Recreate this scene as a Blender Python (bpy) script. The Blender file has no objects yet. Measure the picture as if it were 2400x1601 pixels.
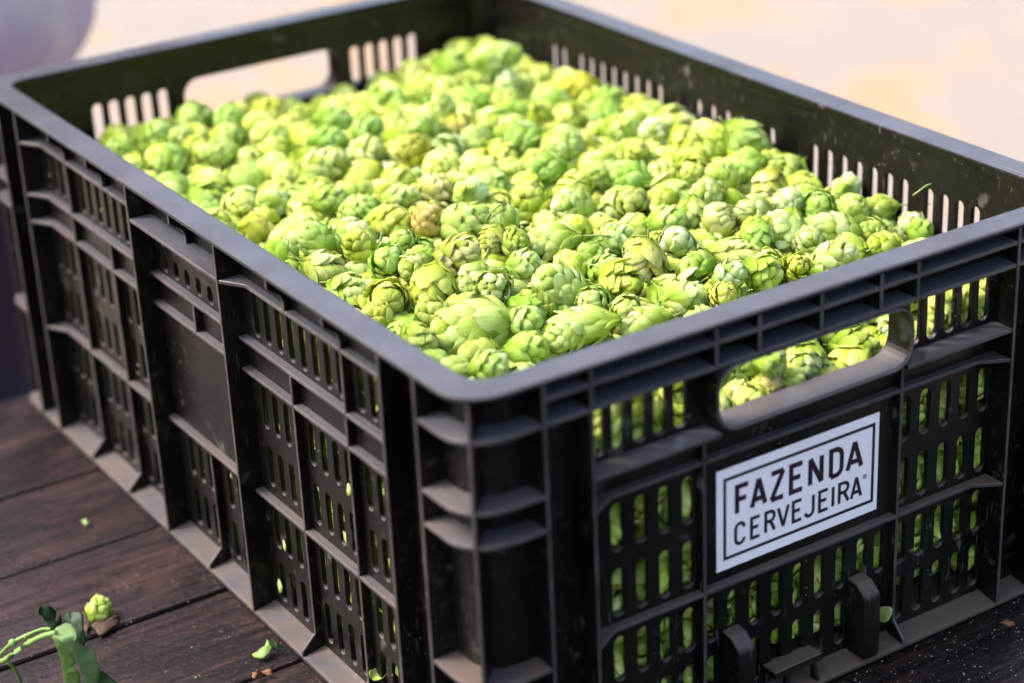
import bpy, bmesh, math, random
import numpy as np
from mathutils import Vector, Matrix, noise as mnoise

rnd = random.Random(7)
rng = np.random.default_rng(7)
SC = bpy.context.scene
COL = SC.collection
PI = math.pi

# ------------------------------------------------------------------ camera
# world: origin at the near top corner of the crate, X along its short stickered end, Y along its long side, z = 0 at the rim
CAM_POS = Vector((-0.40307839, -0.68436241, 0.39543682))
RW = ((0.83514299, -0.54830421, -0.04357389),      # image right
      (-0.26276758, -0.32812376, -0.90735219),     # image down
      (0.48320739, 0.76921863, -0.41810683))       # viewing direction
CR, CD, CF = (Vector(v) for v in RW)
FPX = 4878.99                                       # focal length in pixels of a 2400 px wide picture
cam_data = bpy.data.cameras.new('camera')
cam = bpy.data.objects.new('camera', cam_data)
COL.objects.link(cam)
SC.camera = cam
m = Matrix((( CR.x, -CD.x, -CF.x, CAM_POS.x),
            ( CR.y, -CD.y, -CF.y, CAM_POS.y),
            ( CR.z, -CD.z, -CF.z, CAM_POS.z), (0, 0, 0, 1)))
cam.matrix_world = m
cam_data.sensor_width = 36
cam_data.lens = FPX / 2400 * 36
cam_data.clip_start = 0.02
cam_data.clip_end = 500
cam_data.dof.use_dof = True
cam_data.dof.focus_distance = 1.10
cam_data.dof.aperture_fstop = 4.3

# ------------------------------------------------------------------ sky, sun, exposure
SUN_EL, SUN_AZ = math.radians(52), math.radians(-54)   # azimuth measured from +Y towards +X
world = bpy.data.worlds.new('World')
SC.world = world
world.use_nodes = True
wn = world.node_tree.nodes
wl = world.node_tree.links
sky = wn.new('ShaderNodeTexSky')
sky.sky_type = 'NISHITA'
sky.sun_disc = False
sky.sun_elevation = SUN_EL
sky.sun_rotation = SUN_AZ
sky.air_density = 1.0
sky.dust_density = 5.0
sky.ozone_density = 1.0
wn['Background'].inputs['Strength'].default_value = 0.14
wl.new(sky.outputs[0], wn['Background'].inputs['Color'])
sun_data = bpy.data.lights.new('sun', 'SUN')
sun_data.energy = 1.5
sun_data.angle = math.radians(20)
sun_data.color = (1.0, 0.94, 0.86)
sun = bpy.data.objects.new('sun', sun_data)
COL.objects.link(sun)
sd = Vector((math.sin(SUN_AZ) * math.cos(SUN_EL), math.cos(SUN_AZ) * math.cos(SUN_EL), math.sin(SUN_EL)))
sun.rotation_euler = sd.to_track_quat('Z', 'Y').to_euler()
sun.location = sd * 5
SC.view_settings.view_transform = 'Standard'
SC.view_settings.look = 'None'
SC.view_settings.exposure = 1.84
SC.view_settings.gamma = 1
SC.cycles.use_denoising = True
SC.cycles.max_bounces = 8
SC.cycles.diffuse_bounces = 4
SC.cycles.transparent_max_bounces = 4

# ------------------------------------------------------------------ helpers
def bp(px, py, axis, val):
    """point of the plane axis = val seen at pixel px, py of the 2400 px picture"""
    d = CR * ((px - 1200) / FPX) + CD * ((py - 800.5) / FPX) + CF
    t = (val - CAM_POS[axis]) / d[axis]
    return CAM_POS + d * t

def proj(p):
    q = Vector(p) - CAM_POS
    z = q.dot(CF)
    return 1200 + FPX * q.dot(CR) / z, 800.5 + FPX * q.dot(CD) / z, z

def tag(o, label=None, cat=None, group=None, kind=None):
    if label: o['label'] = label
    if cat: o['category'] = cat
    if group: o['group'] = group
    if kind: o['kind'] = kind
    return o

def link(name, mesh, parent=None, mat=None):
    o = bpy.data.objects.new(name, mesh)
    COL.objects.link(o)
    if parent is not None: o.parent = parent
    if mat is not None and len(mesh.materials) == 0: mesh.materials.append(mat)
    return o

def empty(name, loc=(0, 0, 0)):
    o = bpy.data.objects.new(name, None)
    o.empty_display_size = 0.02
    COL.objects.link(o)
    o.location = loc
    return o

def mesh_of(name, verts, faces, smooth=False):
    me = bpy.data.meshes.new(name)
    me.from_pydata([tuple(v) for v in verts], [], faces)
    if smooth:
        me.polygons.foreach_set('use_smooth', [True] * len(me.polygons))
    me.update()
    return me

def bm_mesh(name, bm, bevel=0.0, seg=1, smooth=False):
    bmesh.ops.recalc_face_normals(bm, faces=bm.faces)
    if bevel > 0:
        es = [e for e in bm.edges if len(e.link_faces) == 2 and e.calc_face_angle(0) > 0.5]
        bmesh.ops.bevel(bm, geom=es, offset=bevel, segments=seg, affect='EDGES', clamp_overlap=True, profile=0.6)
    me = bpy.data.meshes.new(name)
    bm.to_mesh(me)
    bm.free()
    if smooth:
        me.polygons.foreach_set('use_smooth', [True] * len(me.polygons))
    return me

def prism(bm, pts, a, b, f):
    """closed outline pts (p, q) swept from a to b; f(p, q, t) -> xyz"""
    lo = [bm.verts.new(f(p, q, a)) for p, q in pts]
    hi = [bm.verts.new(f(p, q, b)) for p, q in pts]
    n = len(pts)
    bm.faces.new(lo); bm.faces.new(hi[::-1])
    for i in range(n):
        bm.faces.new((lo[i], hi[i], hi[(i + 1) % n], lo[(i + 1) % n]))

def curve_plate(name, outer, holes, thick, bevel=0.0004):
    """flat plate in XY with holes, rounded edges, centred on z = 0"""
    cu = bpy.data.curves.new(name, 'CURVE')
    cu.dimensions = '2D'; cu.fill_mode = 'BOTH'
    cu.extrude = thick / 2 - bevel; cu.bevel_depth = bevel; cu.bevel_resolution = 1
    cu.offset = -bevel
    for poly in [outer] + holes:
        sp = cu.splines.new('POLY')
        sp.points.add(len(poly) - 1)
        for i, (x, y) in enumerate(poly): sp.points[i].co = (x, y, 0, 1)
        sp.use_cyclic_u = True
    o = bpy.data.objects.new(name, cu)
    COL.objects.link(o)
    dg = bpy.context.evaluated_depsgraph_get()
    dg.update()
    me = bpy.data.meshes.new_from_object(o.evaluated_get(dg))
    bpy.data.objects.remove(o); bpy.data.curves.remove(cu)
    me.name = name
    me.materials.clear()
    return me

def stadium(cx, w, z0, z1, n=6):
    r = w / 2
    pts = [(cx + r * math.cos(PI * i / n), z1 - r + r * math.sin(PI * i / n)) for i in range(n + 1)]
    pts += [(cx - r * math.cos(PI * i / n), z0 + r - r * math.sin(PI * i / n)) for i in range(n + 1)]
    return pts

def rrect(x0, x1, y0, y1, r, n=6):
    out = []
    for cx, cy, a0 in ((x1 - r, y1 - r, 0), (x0 + r, y1 - r, 90), (x0 + r, y0 + r, 180), (x1 - r, y0 + r, 270)):
        for i in range(n + 1):
            a = math.radians(a0 + 90 * i / n)
            out.append((cx + r * math.cos(a), cy + r * math.sin(a)))
    return out

# ------------------------------------------------------------------ materials
class NT:
    def __init__(s, name):
        s.m = bpy.data.materials.new(name); s.m.use_nodes = True
        s.t = s.m.node_tree; s.n = s.t.nodes; s.l = s.t.links
        s.b = s.n['Principled BSDF']; s.out = s.n['Material Output']
    def node(s, typ, **kw):
        x = s.n.new(typ)
        for k, v in kw.items():
            if k.startswith('i_'):
                key = k[2:]
                key = int(key) if key.isdigit() else key.replace('_', ' ')
                x.inputs[key].default_value = v
            else: setattr(x, k, v)
        return x
    def link(s, a, b): s.l.new(a, b)
    def noise(s, scale, detail=4, rough=0.55, vec=None, dist=0.0):
        x = s.node('ShaderNodeTexNoise', i_Scale=scale, i_Detail=detail, i_Roughness=rough, i_Distortion=dist)
        if vec is not None: s.link(vec, x.inputs['Vector'])
        return x.outputs['Fac']
    def ramp(s, fac, stops):
        x = s.node('ShaderNodeValToRGB')
        e = x.color_ramp.elements
        while len(e) < len(stops): e.new(0.5)
        for i, (p, c) in enumerate(stops):
            e[i].position = p
            e[i].color = (c, c, c, 1) if isinstance(c, (int, float)) else (*c, 1)
        s.link(fac, x.inputs[0])
        return x.outputs[0]
    def math(s, op, a, b=None):
        x = s.node('ShaderNodeMath', operation=op)
        for i, v in enumerate((a, b)):
            if v is None: continue
            if isinstance(v, (int, float)): x.inputs[i].default_value = v
            else: s.link(v, x.inputs[i])
        return x.outputs[0]
    def mix(s, fac, a, b, blend='MIX'):
        x = s.node('ShaderNodeMix', data_type='RGBA', blend_type=blend)
        for key, v in ((0, fac), (6, a), (7, b)):
            if isinstance(v, (int, float)): x.inputs[key].default_value = v
            elif isinstance(v, tuple): x.inputs[key].default_value = (*v, 1)
            else: s.link(v, x.inputs[key])
        return x.outputs[2]
    def bump(s, h, strength, dist):
        x = s.node('ShaderNodeBump', i_Strength=strength, i_Distance=dist)
        s.link(h, x.inputs['Height'])
        s.link(x.outputs[0], s.b.inputs['Normal'])
    def coords(s, which='Object'):
        return s.node('ShaderNodeTexCoord').outputs[which]
    def mapping(s, vec, scale=(1, 1, 1), rot=(0, 0, 0)):
        x = s.node('ShaderNodeMapping')
        x.inputs['Scale'].default_value = scale; x.inputs['Rotation'].default_value = rot
        s.link(vec, x.inputs['Vector'])
        return x.outputs[0]

def mat_plastic(worn=False):
    t = NT('worn_lit_plastic_edge' if worn else 'black_plastic')
    geo = t.node('ShaderNodeNewGeometry')
    pos = geo.outputs['Position']
    sep = t.node('ShaderNodeSeparateXYZ'); t.link(geo.outputs['Normal'], sep.inputs[0])
    up = t.ramp(sep.outputs['Z'], [(0.35, 0.0), (0.9, 1.0)])
    # dust that has settled on ledges, thicker low on the crate than on the handled rim
    sp = t.node('ShaderNodeSeparateXYZ'); t.link(pos, sp.inputs[0])
    low = t.math('MULTIPLY', sp.outputs['Z'], -4.8)
    low = t.ramp(low, [(0.10, 0.08), (0.55, 0.7), (0.95, 1.0)])
    cloud = t.ramp(t.noise(42, 6, 0.62, pos), [(0.34, 0.15), (0.68, 1.0)])
    fine = t.ramp(t.noise(700, 3, 0.6, pos), [(0.3, 0.45), (0.7, 1.0)])
    dust = t.math('MULTIPLY', t.math('MULTIPLY', up, low), t.math('MULTIPLY', cloud, fine))
    # thin film of dust smeared on the upright faces
    film = t.math('MULTIPLY', t.ramp(t.noise(14, 5, 0.6, pos), [(0.42, 0.0), (0.75, 1.0)]), 0.045)
    # tiny pale flecks stuck to the plastic
    v = t.node('ShaderNodeTexVoronoi', feature='F1', i_Scale=620.0); t.link(pos, v.inputs['Vector'])
    fl = t.math('LESS_THAN', v.outputs['Distance'], 0.16)
    pick = t.math('GREATER_THAN', t.noise(60, 3, 0.7, pos), 0.66)
    v2 = t.node('ShaderNodeTexVoronoi', feature='F1', i_Scale=330.0); t.link(pos, v2.inputs['Vector'])
    fl2 = t.math('MULTIPLY', t.math('LESS_THAN', v2.outputs['Distance'], 0.13), t.math('GREATER_THAN', t.noise(18, 3, 0.6, pos), 0.63))
    fleck = t.math('MAXIMUM', t.math('MULTIPLY', fl, pick), fl2)
    base = t.mix(t.noise(30, 3, 0.5, pos), (0.0034, 0.0026, 0.0024), (0.0060, 0.0048, 0.0044))
    c = t.mix(film, base, (0.16, 0.13, 0.115))
    sky_sheen = t.math('MULTIPLY', t.ramp(sep.outputs['Z'], [(0.5, 0.0), (0.97, 1.0)]), t.ramp(t.noise(22, 4, 0.55, pos), [(0.3, 0.6), (0.7, 1.0)]))  # sky sheen painted as a bluish grey on upward faces
    scuff = t.math('MULTIPLY', t.ramp(t.noise(110, 9, 0.8, pos), [(0.57, 0.0), (0.70, 1.0)]), t.ramp(t.noise(11, 3, 0.5, pos), [(0.45, 0.0), (0.62, 1.0)]))
    scr = t.ramp(t.noise(1, 2, 0.4, t.mapping(pos, (900, 60, 60), (0.9, 0.5, 0.3))), [(0.66, 0.0), (0.72, 1.0)])
    scr2 = t.ramp(t.noise(1, 2, 0.4, t.mapping(pos, (70, 800, 90), (0.2, 0.6, 1.1))), [(0.67, 0.0), (0.73, 1.0)])
    scr = t.math('MULTIPLY', t.math('MAXIMUM', scr, scr2), t.ramp(t.noise(25, 3, 0.5, pos), [(0.45, 0.0), (0.65, 1.0)]))
    c = t.mix(t.math('MULTIPLY', t.math('MAXIMUM', scuff, scr), 0.42), c, (0.20, 0.18, 0.175))
    c = t.mix(t.math('MULTIPLY', sky_sheen, 0.42), c, (0.165, 0.170, 0.212))
    fr = t.ramp(sp.outputs['Y'], [(0.02, 1.0), (0.05, 0.45)])
    c = t.mix(t.math('MINIMUM', t.math('MULTIPLY', t.math('MULTIPLY', dust, fr), 2.4), 0.9), c, (0.100, 0.070, 0.052))
    c = t.mix(t.math('MULTIPLY', fleck, 0.45), c, (0.42, 0.40, 0.36))
    if worn:  # rubbed edges, the light they catch painted into the paler tone
        w1 = t.ramp(t.noise(34, 6, 0.65, pos), [(0.30, 0.25), (0.65, 1.0)])
        c = t.mix(w1, c, (0.085, 0.070, 0.070))
    t.link(c, t.b.inputs['Base Color'])
    # long fine scratches
    sc1 = t.noise(1, 3, 0.6, t.mapping(pos, (260, 40, 900), (0.4, 0.2, 0.7)))
    rough = t.math('ADD', t.math('MULTIPLY', t.noise(90, 4, 0.6, pos), 0.16), t.math('MULTIPLY', sc1, 0.14))
    rough = t.math('ADD', rough, 0.12)
    rough = t.math('ADD', rough, t.math('MULTIPLY', dust, 0.30))
    rough = t.math('ADD', rough, t.math('MULTIPLY', t.ramp(t.noise(13, 5, 0.6, pos), [(0.35, 0.0), (0.7, 1.0)]), 0.14))
    t.link(rough, t.b.inputs['Roughness'])
    t.b.inputs['Specular IOR Level'].default_value = 0.20
    h = t.math('ADD', t.noise(900, 2, 0.5, pos), t.math('MULTIPLY', sc1, 0.8))
    t.bump(h, 0.22, 0.00025)
    return t.m

def mat_bract():
    t = NT('hop_bract')
    at = t.node('ShaderNodeVertexColor', layer_name='tint')
    sa = t.node('ShaderNodeSeparateColor'); t.link(at.outputs['Color'], sa.inputs[0])
    r1, r2, r3 = sa.outputs[0], sa.outputs[1], sa.outputs[2]
    uv = t.node('ShaderNodeUVMap', uv_map='UVMap').outputs[0]
    su = t.node('ShaderNodeSeparateXYZ'); t.link(uv, su.inputs[0])
    u, v = su.outputs[0], su.outputs[1]
    obj = t.coords('Object')
    info = t.node('ShaderNodeObjectInfo')
    # veins fan from the base: lines of constant u
    vein = t.noise(1, 2, 0.5, t.mapping(uv, (26, 2.2, 1)))
    vein = t.ramp(vein, [(0.35, 0.0), (0.62, 1.0)])
    pale = t.math('ADD', t.math('MULTIPLY', v, 0.50), t.math('MULTIPLY', r1, 0.52))
    pale = t.math('ADD', pale, -0.10)
    pale = t.math('ADD', pale, t.math('MULTIPLY', t.noise(170, 3, 0.6, obj), 0.22))
    c = t.ramp(pale, [(0.0, (0.135, 0.225, 0.014)), (0.25, (0.325, 0.425, 0.048)), (0.58, (0.560, 0.640, 0.235)), (1.0, (0.770, 0.790, 0.520))])
    c = t.mix(t.math('MULTIPLY', vein, 0.50), c, t.mix(1.0, c, (0.60, 0.78, 0.38), 'MULTIPLY'))
    # dry margin, brown nicks
    au = t.math('ABSOLUTE', t.math('SUBTRACT', u, 0.5))
    edge = t.math('MAXIMUM', t.math('MULTIPLY', au, 2.0), v)
    edge = t.math('ADD', edge, t.math('MULTIPLY', t.noise(420, 3, 0.65, obj), 0.34))
    edge = t.ramp(edge, [(1.05, 0.0), (1.0, 0.0)]) if False else t.ramp(t.math('SUBTRACT', edge, 0.30), [(0.70, 0.0), (0.92, 1.0)])
    edge = t.math('MULTIPLY', edge, t.math('ADD', t.math('MULTIPLY', r2, 1.0), 0.30))
    c = t.mix(t.math('MINIMUM', edge, 0.85), c, (0.33, 0.27, 0.055))
    spot = t.ramp(t.noise(260, 4, 0.7, obj), [(0.66, 0.0), (0.76, 1.0)])
    spot = t.math('MULTIPLY', spot, t.ramp(r3, [(0.55, 0.0), (0.95, 0.85)]))
    c = t.mix(spot, c, (0.33, 0.16, 0.045))
    c = t.mix(1.0, c, info.outputs['Color'], 'MULTIPLY')
    t.link(c, t.b.inputs['Base Color'])
    t.b.inputs['Roughness'].default_value = 0.62
    t.b.inputs['Specular IOR Level'].default_value = 0.18
    h = t.math('ADD', t.math('MULTIPLY', vein, 0.8), t.noise(500, 3, 0.6, obj))
    t.bump(h, 0.5, 0.0009)
    tr = t.node('ShaderNodeBsdfTranslucent')
    t.link(t.mix(1.0, c, (0.95, 1.0, 0.42), 'MULTIPLY'), tr.inputs['Color'])
    mx = t.node('ShaderNodeMixShader'); mx.inputs[0].default_value = 0.20
    t.link(t.b.outputs[0], mx.inputs[1]); t.link(tr.outputs[0], mx.inputs[2])
    t.link(mx.outputs[0], t.out.inputs['Surface'])
    return t.m

def mat_wood():
    t = NT('dark_worn_wood')
    pos = t.node('ShaderNodeNewGeometry').outputs['Position']
    info = t.node('ShaderNodeObjectInfo')
    off = t.node('ShaderNodeVectorMath', operation='ADD'); t.link(pos, off.inputs[0])
    cmb = t.node('ShaderNodeCombineXYZ'); t.link(t.math('MULTIPLY', info.outputs['Random'], 7.0), cmb.inputs[0])
    t.link(cmb.outputs[0], off.inputs[1])
    p = off.outputs[0]
    grain = t.noise(1, 8, 0.72, t.mapping(p, (14, 230, 60)), 0.9)
    broad = t.noise(1, 7, 0.68, t.mapping(p, (9, 22, 8)), 0.5)
    g = t.math('ADD', t.math('MULTIPLY', grain, 0.55), t.math('MULTIPLY', broad, 0.5))
    c = t.ramp(g, [(0.40, (0.0013, 0.0006, 0.0008)), (0.50, (0.0080, 0.0038, 0.0048)), (0.62, (0.044, 0.0205, 0.0215))])
    blot = t.ramp(t.noise(38, 6, 0.7, pos), [(0.42, 0.0), (0.62, 1.0)])
    c = t.mix(t.math('MULTIPLY', blot, 0.55), c, (0.006, 0.004, 0.005))
    dustn = t.ramp(t.noise(260, 5, 0.7, pos), [(0.55, 0.0), (0.72, 1.0)])
    c = t.mix(t.math('MULTIPLY', dustn, 0.12), c, (0.16, 0.12, 0.11))
    t.link(c, t.b.inputs['Base Color'])
    r = t.math('ADD', t.math('MULTIPLY', t.noise(26, 4, 0.6, pos), 0.30), 0.15)
    r = t.math('ADD', r, t.math('MULTIPLY', dustn, 0.2))
    t.link(r, t.b.inputs['Roughness'])
    t.b.inputs['Specular IOR Level'].default_value = 0.34
    t.bump(t.math('ADD', grain, t.math('MULTIPLY', t.noise(300, 6, 0.75, pos), 0.9)), 0.6, 0.0010)
    return t.m

def mat_simple(name, col, rough=0.6, var=0.25, scale=60, bump=0.0, spec=0.4, translucent=0.0, col2=None):
    t = NT(name)
    pos = t.coords('Object')
    n = t.noise(scale, 5, 0.6, pos)
    c2 = col2 or tuple(x * (1 - var) for x in col)
    c = t.mix(t.ramp(n, [(0.35, 0.0), (0.65, 1.0)]), c2, col)
    t.link(c, t.b.inputs['Base Color'])
    t.b.inputs['Roughness'].default_value = rough
    t.b.inputs['Specular IOR Level'].default_value = spec
    if bump: t.bump(n, 0.4, bump)
    if translucent:
        tr = t.node('ShaderNodeBsdfTranslucent'); t.link(c, tr.inputs['Color'])
        mx = t.node('ShaderNodeMixShader'); mx.inputs[0].default_value = translucent
        t.link(t.b.outputs[0], mx.inputs[1]); t.link(tr.outputs[0], mx.inputs[2])
        t.link(mx.outputs[0], t.out.inputs['Surface'])
    return t.m

def mat_ground():
    t = NT('pale_dry_ground')
    pos = t.coords('Object')
    a = t.ramp(t.noise(2.6, 5, 0.6, pos), [(0.50, 0.0), (0.64, 1.0)])
    b = t.ramp(t.noise(9, 5, 0.6, pos), [(0.35, 0.0), (0.7, 1.0)])
    c = t.mix(t.math('MULTIPLY', b, 0.5), (0.232, 0.200, 0.178), (0.205, 0.172, 0.142))
    c = t.mix(t.math('MULTIPLY', a, 0.55), c, (0.36, 0.205, 0.070))
    c = t.mix(t.math('MULTIPLY', t.ramp(t.noise(60, 5, 0.7, pos), [(0.5, 0.0), (0.75, 1.0)]), 0.4), c, (0.15, 0.115, 0.09))
    t.link(c, t.b.inputs['Base Color'])
    t.b.inputs['Roughness'].default_value = 0.95
    t.bump(t.noise(40, 6, 0.7, pos), 0.5, 0.02)
    return t.m

M_WORN_LIT = mat_plastic(True)
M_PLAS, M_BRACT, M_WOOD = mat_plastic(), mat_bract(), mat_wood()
M_CORE = mat_simple('hop_core', (0.36, 0.44, 0.06), 0.8, 0.5, 300)
M_STEM = mat_simple('hop_stem', (0.20, 0.27, 0.07), 0.6, 0.3, 300)
M_HEAP = mat_simple('hop_heap_shade', (0.030, 0.050, 0.008), 0.9, 0.7, 90, 0.004)  # dark colour stands for the shade in gaps between cones
M_WHITE = mat_simple('white_vinyl', (0.90, 0.84, 0.85), 0.32, 0.06, 25)
M_INK = mat_simple('black_print', (0.020, 0.008, 0.018), 0.4, 0.2, 50)
M_LEAF = mat_simple('green_leaf', (0.21, 0.33, 0.12), 0.55, 0.25, 70, 0.0006, 0.3, 0.3)
M_DLEAF = mat_simple('dark_green_leaf', (0.008, 0.032, 0.005), 0.55, 0.3, 70, 0.0006, 0.35, 0.2)
M_LSTEM = mat_simple('leaf_stem', (0.16, 0.28, 0.06), 0.5, 0.25, 90)
M_DRY = mat_simple('dry_brown_leaf', (0.055, 0.026, 0.012), 0.8, 0.5, 160, 0.001)
M_RUST = mat_simple('rust_brown_flower', (0.20, 0.085, 0.04), 0.8, 0.4, 200, 0.001)
M_CRUMB = mat_simple('pale_crumb', (0.30, 0.25, 0.20), 0.9, 0.5, 900)
M_SHIRT = mat_simple('pale_lilac_shirt', (0.84, 0.80, 0.80), 0.85, 0.05, 9, 0.01, 0.3, 0.5, (0.66, 0.52, 0.74))
M_JEANS = mat_simple('dark_navy_trousers', (0.020, 0.020, 0.045), 0.85, 0.4, 9, 0.01, 0.2, 0.0, (0.040, 0.018, 0.022))
M_SKIN = mat_simple('skin', (0.42, 0.24, 0.16), 0.55, 0.1, 30)
M_HAIR = mat_simple('dark_hair', (0.02, 0.014, 0.010), 0.5, 0.4, 80)
M_SHOE = mat_simple('brown_leather', (0.06, 0.03, 0.018), 0.4, 0.3, 60)
M_GROUND = mat_ground()

# ------------------------------------------------------------------ ground and table
W, L, H = 0.4, 0.6, 0.2257
ZT = -0.2262                       # table top
ZG = -1.06                         # ground
me = mesh_of('ground', [(-150, -150, ZG), (150, -150, ZG), (150, 150, ZG), (-150, 150, ZG)], [(0, 1, 2, 3)])
tag(link('ground', me, None, M_GROUND), 'pale dry sunlit ground with ochre patches behind the table', None, None, 'structure')

table = empty('wooden_deck', (0, 0, ZG))
tag(table, 'dark worn wooden plank deck that carries the hop crate', 'deck')
seams = [0.6005]
for y in (0.4650, 0.3718, 0.2806, 0.1895, 0.0985, 0.0070, -0.0850, -0.1765, -0.2690, -0.3600, -0.4520): seams.append(y)
while seams[-1] > -2.6: seams.append(seams[-1] - 0.0915)  # boards carried on past the view, added to cut light bounced off the ground
def plank_mesh(y0, y1, k):
    """a board with softly rounded long edges, slightly crowned and uneven"""
    r = random.Random(100 + k)
    x0, x1, nx = -2.20, 0.53, 80
    d = -r.random() * 0.0012
    gap = 0.0008 + 0.0005 * r.random()
    prof = [(0, -0.022), (0, -0.0022), (0.0006, -0.0007), (0.0022, 0.0)]
    w = (y1 - y0) - 2 * gap
    prof = prof + [(w * 0.5, 0.0)] + [(w - a, b) for a, b in prof[::-1]]
    vs, fs = [], []
    n = len(prof)
    for i in range(nx + 1):
        x = x0 + (x1 - x0) * i / nx
        wob = 0.0007 * mnoise.noise(Vector((x * 9, k * 3.1, 0)))
        for a, b in prof:
            vs.append((x, y0 + gap + a + wob, ZT - ZG + b + (d if b == 0 else d)))
    for i in range(nx):
        for j in range(n):
            a, b = i * n + j, i * n + (j + 1) % n
            fs.append((a, b, b + n, a + n))
    fs.append(tuple(range(n))[::-1]); fs.append(tuple(nx * n + j for j in range(n)))
    me = mesh_of('plank', vs, fs)
    return me
for k in range(len(seams) - 1):
    link('plank', plank_mesh(seams[k + 1], seams[k], k), table, M_WOOD)
def box(bm, x0, x1, y0, y1, z0, z1):
    prism(bm, [(x0, y0), (x1, y0), (x1, y1), (x0, y1)], z0, z1, lambda p, q, t: (p, q, t))
ztl = ZT - ZG
for y in (0.50, -0.90, -2.40):
    bm = bmesh.new(); box(bm, -2.1, 0.50, y - 0.03, y + 0.03, ztl - 0.115, ztl - 0.0225)
    link('apron', bm_mesh('apron', bm, 0.002), table, M_WOOD)
for x in (-2.0, -0.8, 0.44):
    for y in (0.50, -0.90, -2.40):
        bm = bmesh.new(); box(bm, x - 0.035, x + 0.035, y - 0.035, y + 0.035, 0, ztl - 0.116)
        link('leg', bm_mesh('leg', bm, 0.003), table, M_WOOD)

# ------------------------------------------------------------------ crate
crate = empty('plastic_crate', (0, 0, ZT))
tag(crate, 'black slotted plastic crate full of green hops with a white sticker on its end', 'crate')
CZ = -ZT                                              # crate-local z of world 0
VP, VI = 0.0137, 0.0168                              # outer and inner face of the shell
def link_c(name, me, parent, out=None):
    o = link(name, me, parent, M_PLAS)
    if out is not None:                               # rubbed outer edges, with the light they catch painted in
        me.materials.append(M_WORN_LIT)
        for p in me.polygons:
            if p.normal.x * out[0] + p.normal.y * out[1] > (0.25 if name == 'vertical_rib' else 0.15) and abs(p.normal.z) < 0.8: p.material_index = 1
    return o
def outdir(f):
    a, b = Vector(f(0, 0, 0)), Vector(f(0, 0.01, 0))
    return (a - b).normalized()

# outline rings round the whole crate
def ring(inset, r, z, n=10):
    r = max(r, 0.001)
    return [(x, y, z + CZ) for x, y in rrect(inset, W - inset, inset, L - inset, r, n)]
def loft(bm, rings, close=True):
    vr = [[bm.verts.new(v) for v in rg] for rg in rings]
    n = len(vr[0]); k = len(vr)
    for i in range(k if close else k - 1):
        a, b = vr[i], vr[(i + 1) % k]
        for j in range(n):
            bm.faces.new((a[j], a[(j + 1) % n], b[(j + 1) % n], b[j]))
    return vr
def rin(i): return 0.022 - 0.55 * i                   # corner radius at a given inset
prof = [(0.0024, -0.0025), (0.0004, -0.0024), (-0.0001, -0.0016), (0.0004, -0.0006), (0.0016, 0.0), (0.0160, 0.0),
        (0.0173, -0.0006), (0.0176, -0.0016), (0.0174, -0.0060), (0.0168, -0.0085), (0.0150, -0.0085), (0.0148, -0.0025)]
bm = bmesh.new()
loft(bm, [ring(a, rin(a), z) for a, z in prof])
link_c('rim', bm_mesh('rim', bm, 0, 1, False), crate)

# base with low inner floor
bm = bmesh.new()
box(bm, 0.0152, W - 0.0152, 0.0152, L - 0.0152, CZ - 0.2195, CZ - 0.2160)
link_c('base', bm_mesh('base', bm, 0.0005), crate)

def left_f(u, v, z): return (v, u, z + CZ)
def front_f(u, v, z): return (u, v, z + CZ)

EDGE = 0.0305
def wall_panel(name, length, holes, f):
    me = curve_plate(name, [(EDGE, -0.2205), (length - EDGE, -0.2205), (length - EDGE, -0.0030), (EDGE, -0.0030)], holes, VI - VP, 0.0005)
    vm = (VI + VP) / 2
    for v in me.vertices:
        u, z, w = v.co
        v.co = f(u, vm + w, z)
    bm = bmesh.new(); bm.from_mesh(me)
    bmesh.ops.remove_doubles(bm, verts=bm.verts, dist=1e-6)
    bmesh.ops.recalc_face_normals(bm, faces=bm.faces)
    bm.to_mesh(me); bm.free()
    return link_c(name, me, crate)

TH = 0.0019                                           # rib thickness
def vrib(wall, f, u, poly, name='vertical_rib', th=TH):
    bm = bmesh.new()
    prism(bm, poly, u - th / 2, u + th / 2, lambda p, q, t: f(t, p, q))
    return link_c(name, bm_mesh(name, bm, 0.00035), wall, outdir(f))
def shelf(wall, f, z, poly, name='horizontal_rib', th=0.0022):
    bm = bmesh.new()
    prism(bm, poly, z - th / 2, z + th / 2, lambda p, q, t: f(p, q, t))
    return link_c(name, bm_mesh(name, bm, 0.00035), wall, outdir(f))
VB = VP + 0.0012
Z1, Z2, Z3, Z4, ZF = -0.0226, -0.0568, -0.0752, -0.1490, -0.2235
full = [(0.0, -0.0022), (VB, -0.0022), (VB, ZF), (0.0, ZF)]
top_g = [(0.0006, -0.0022), (VB, -0.0022), (VB, Z1), (0.0090, Z1), (0.0090, -0.0165), (0.0076, -0.0128), (0.0006, -0.0078)]
def part(z0, z1): return [(0.0090, z0), (VB, z0), (VB, z1), (0.0090, z1)]
def low(z0): return [(0.0090, z0), (VB, z0), (VB, ZF), (0.0004, ZF), (0.0004, -0.2200), (0.0090, -0.2115)]
D = 0.0090

def shelf_poly(a, b, da, db, v=D, v0=0.0005, t=0.015):
    """bay shelf from u = a to b; da/db: slanted out to full depth at that end"""
    pts = [(a, VB)]
    if da: pts += [(a, v0), (a + t, v)]
    else: pts += [(a, v)]
    if db: pts += [(b - t, v), (b, v0)]
    else: pts += [(b, v)]
    return pts + [(b, VB)]

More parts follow.
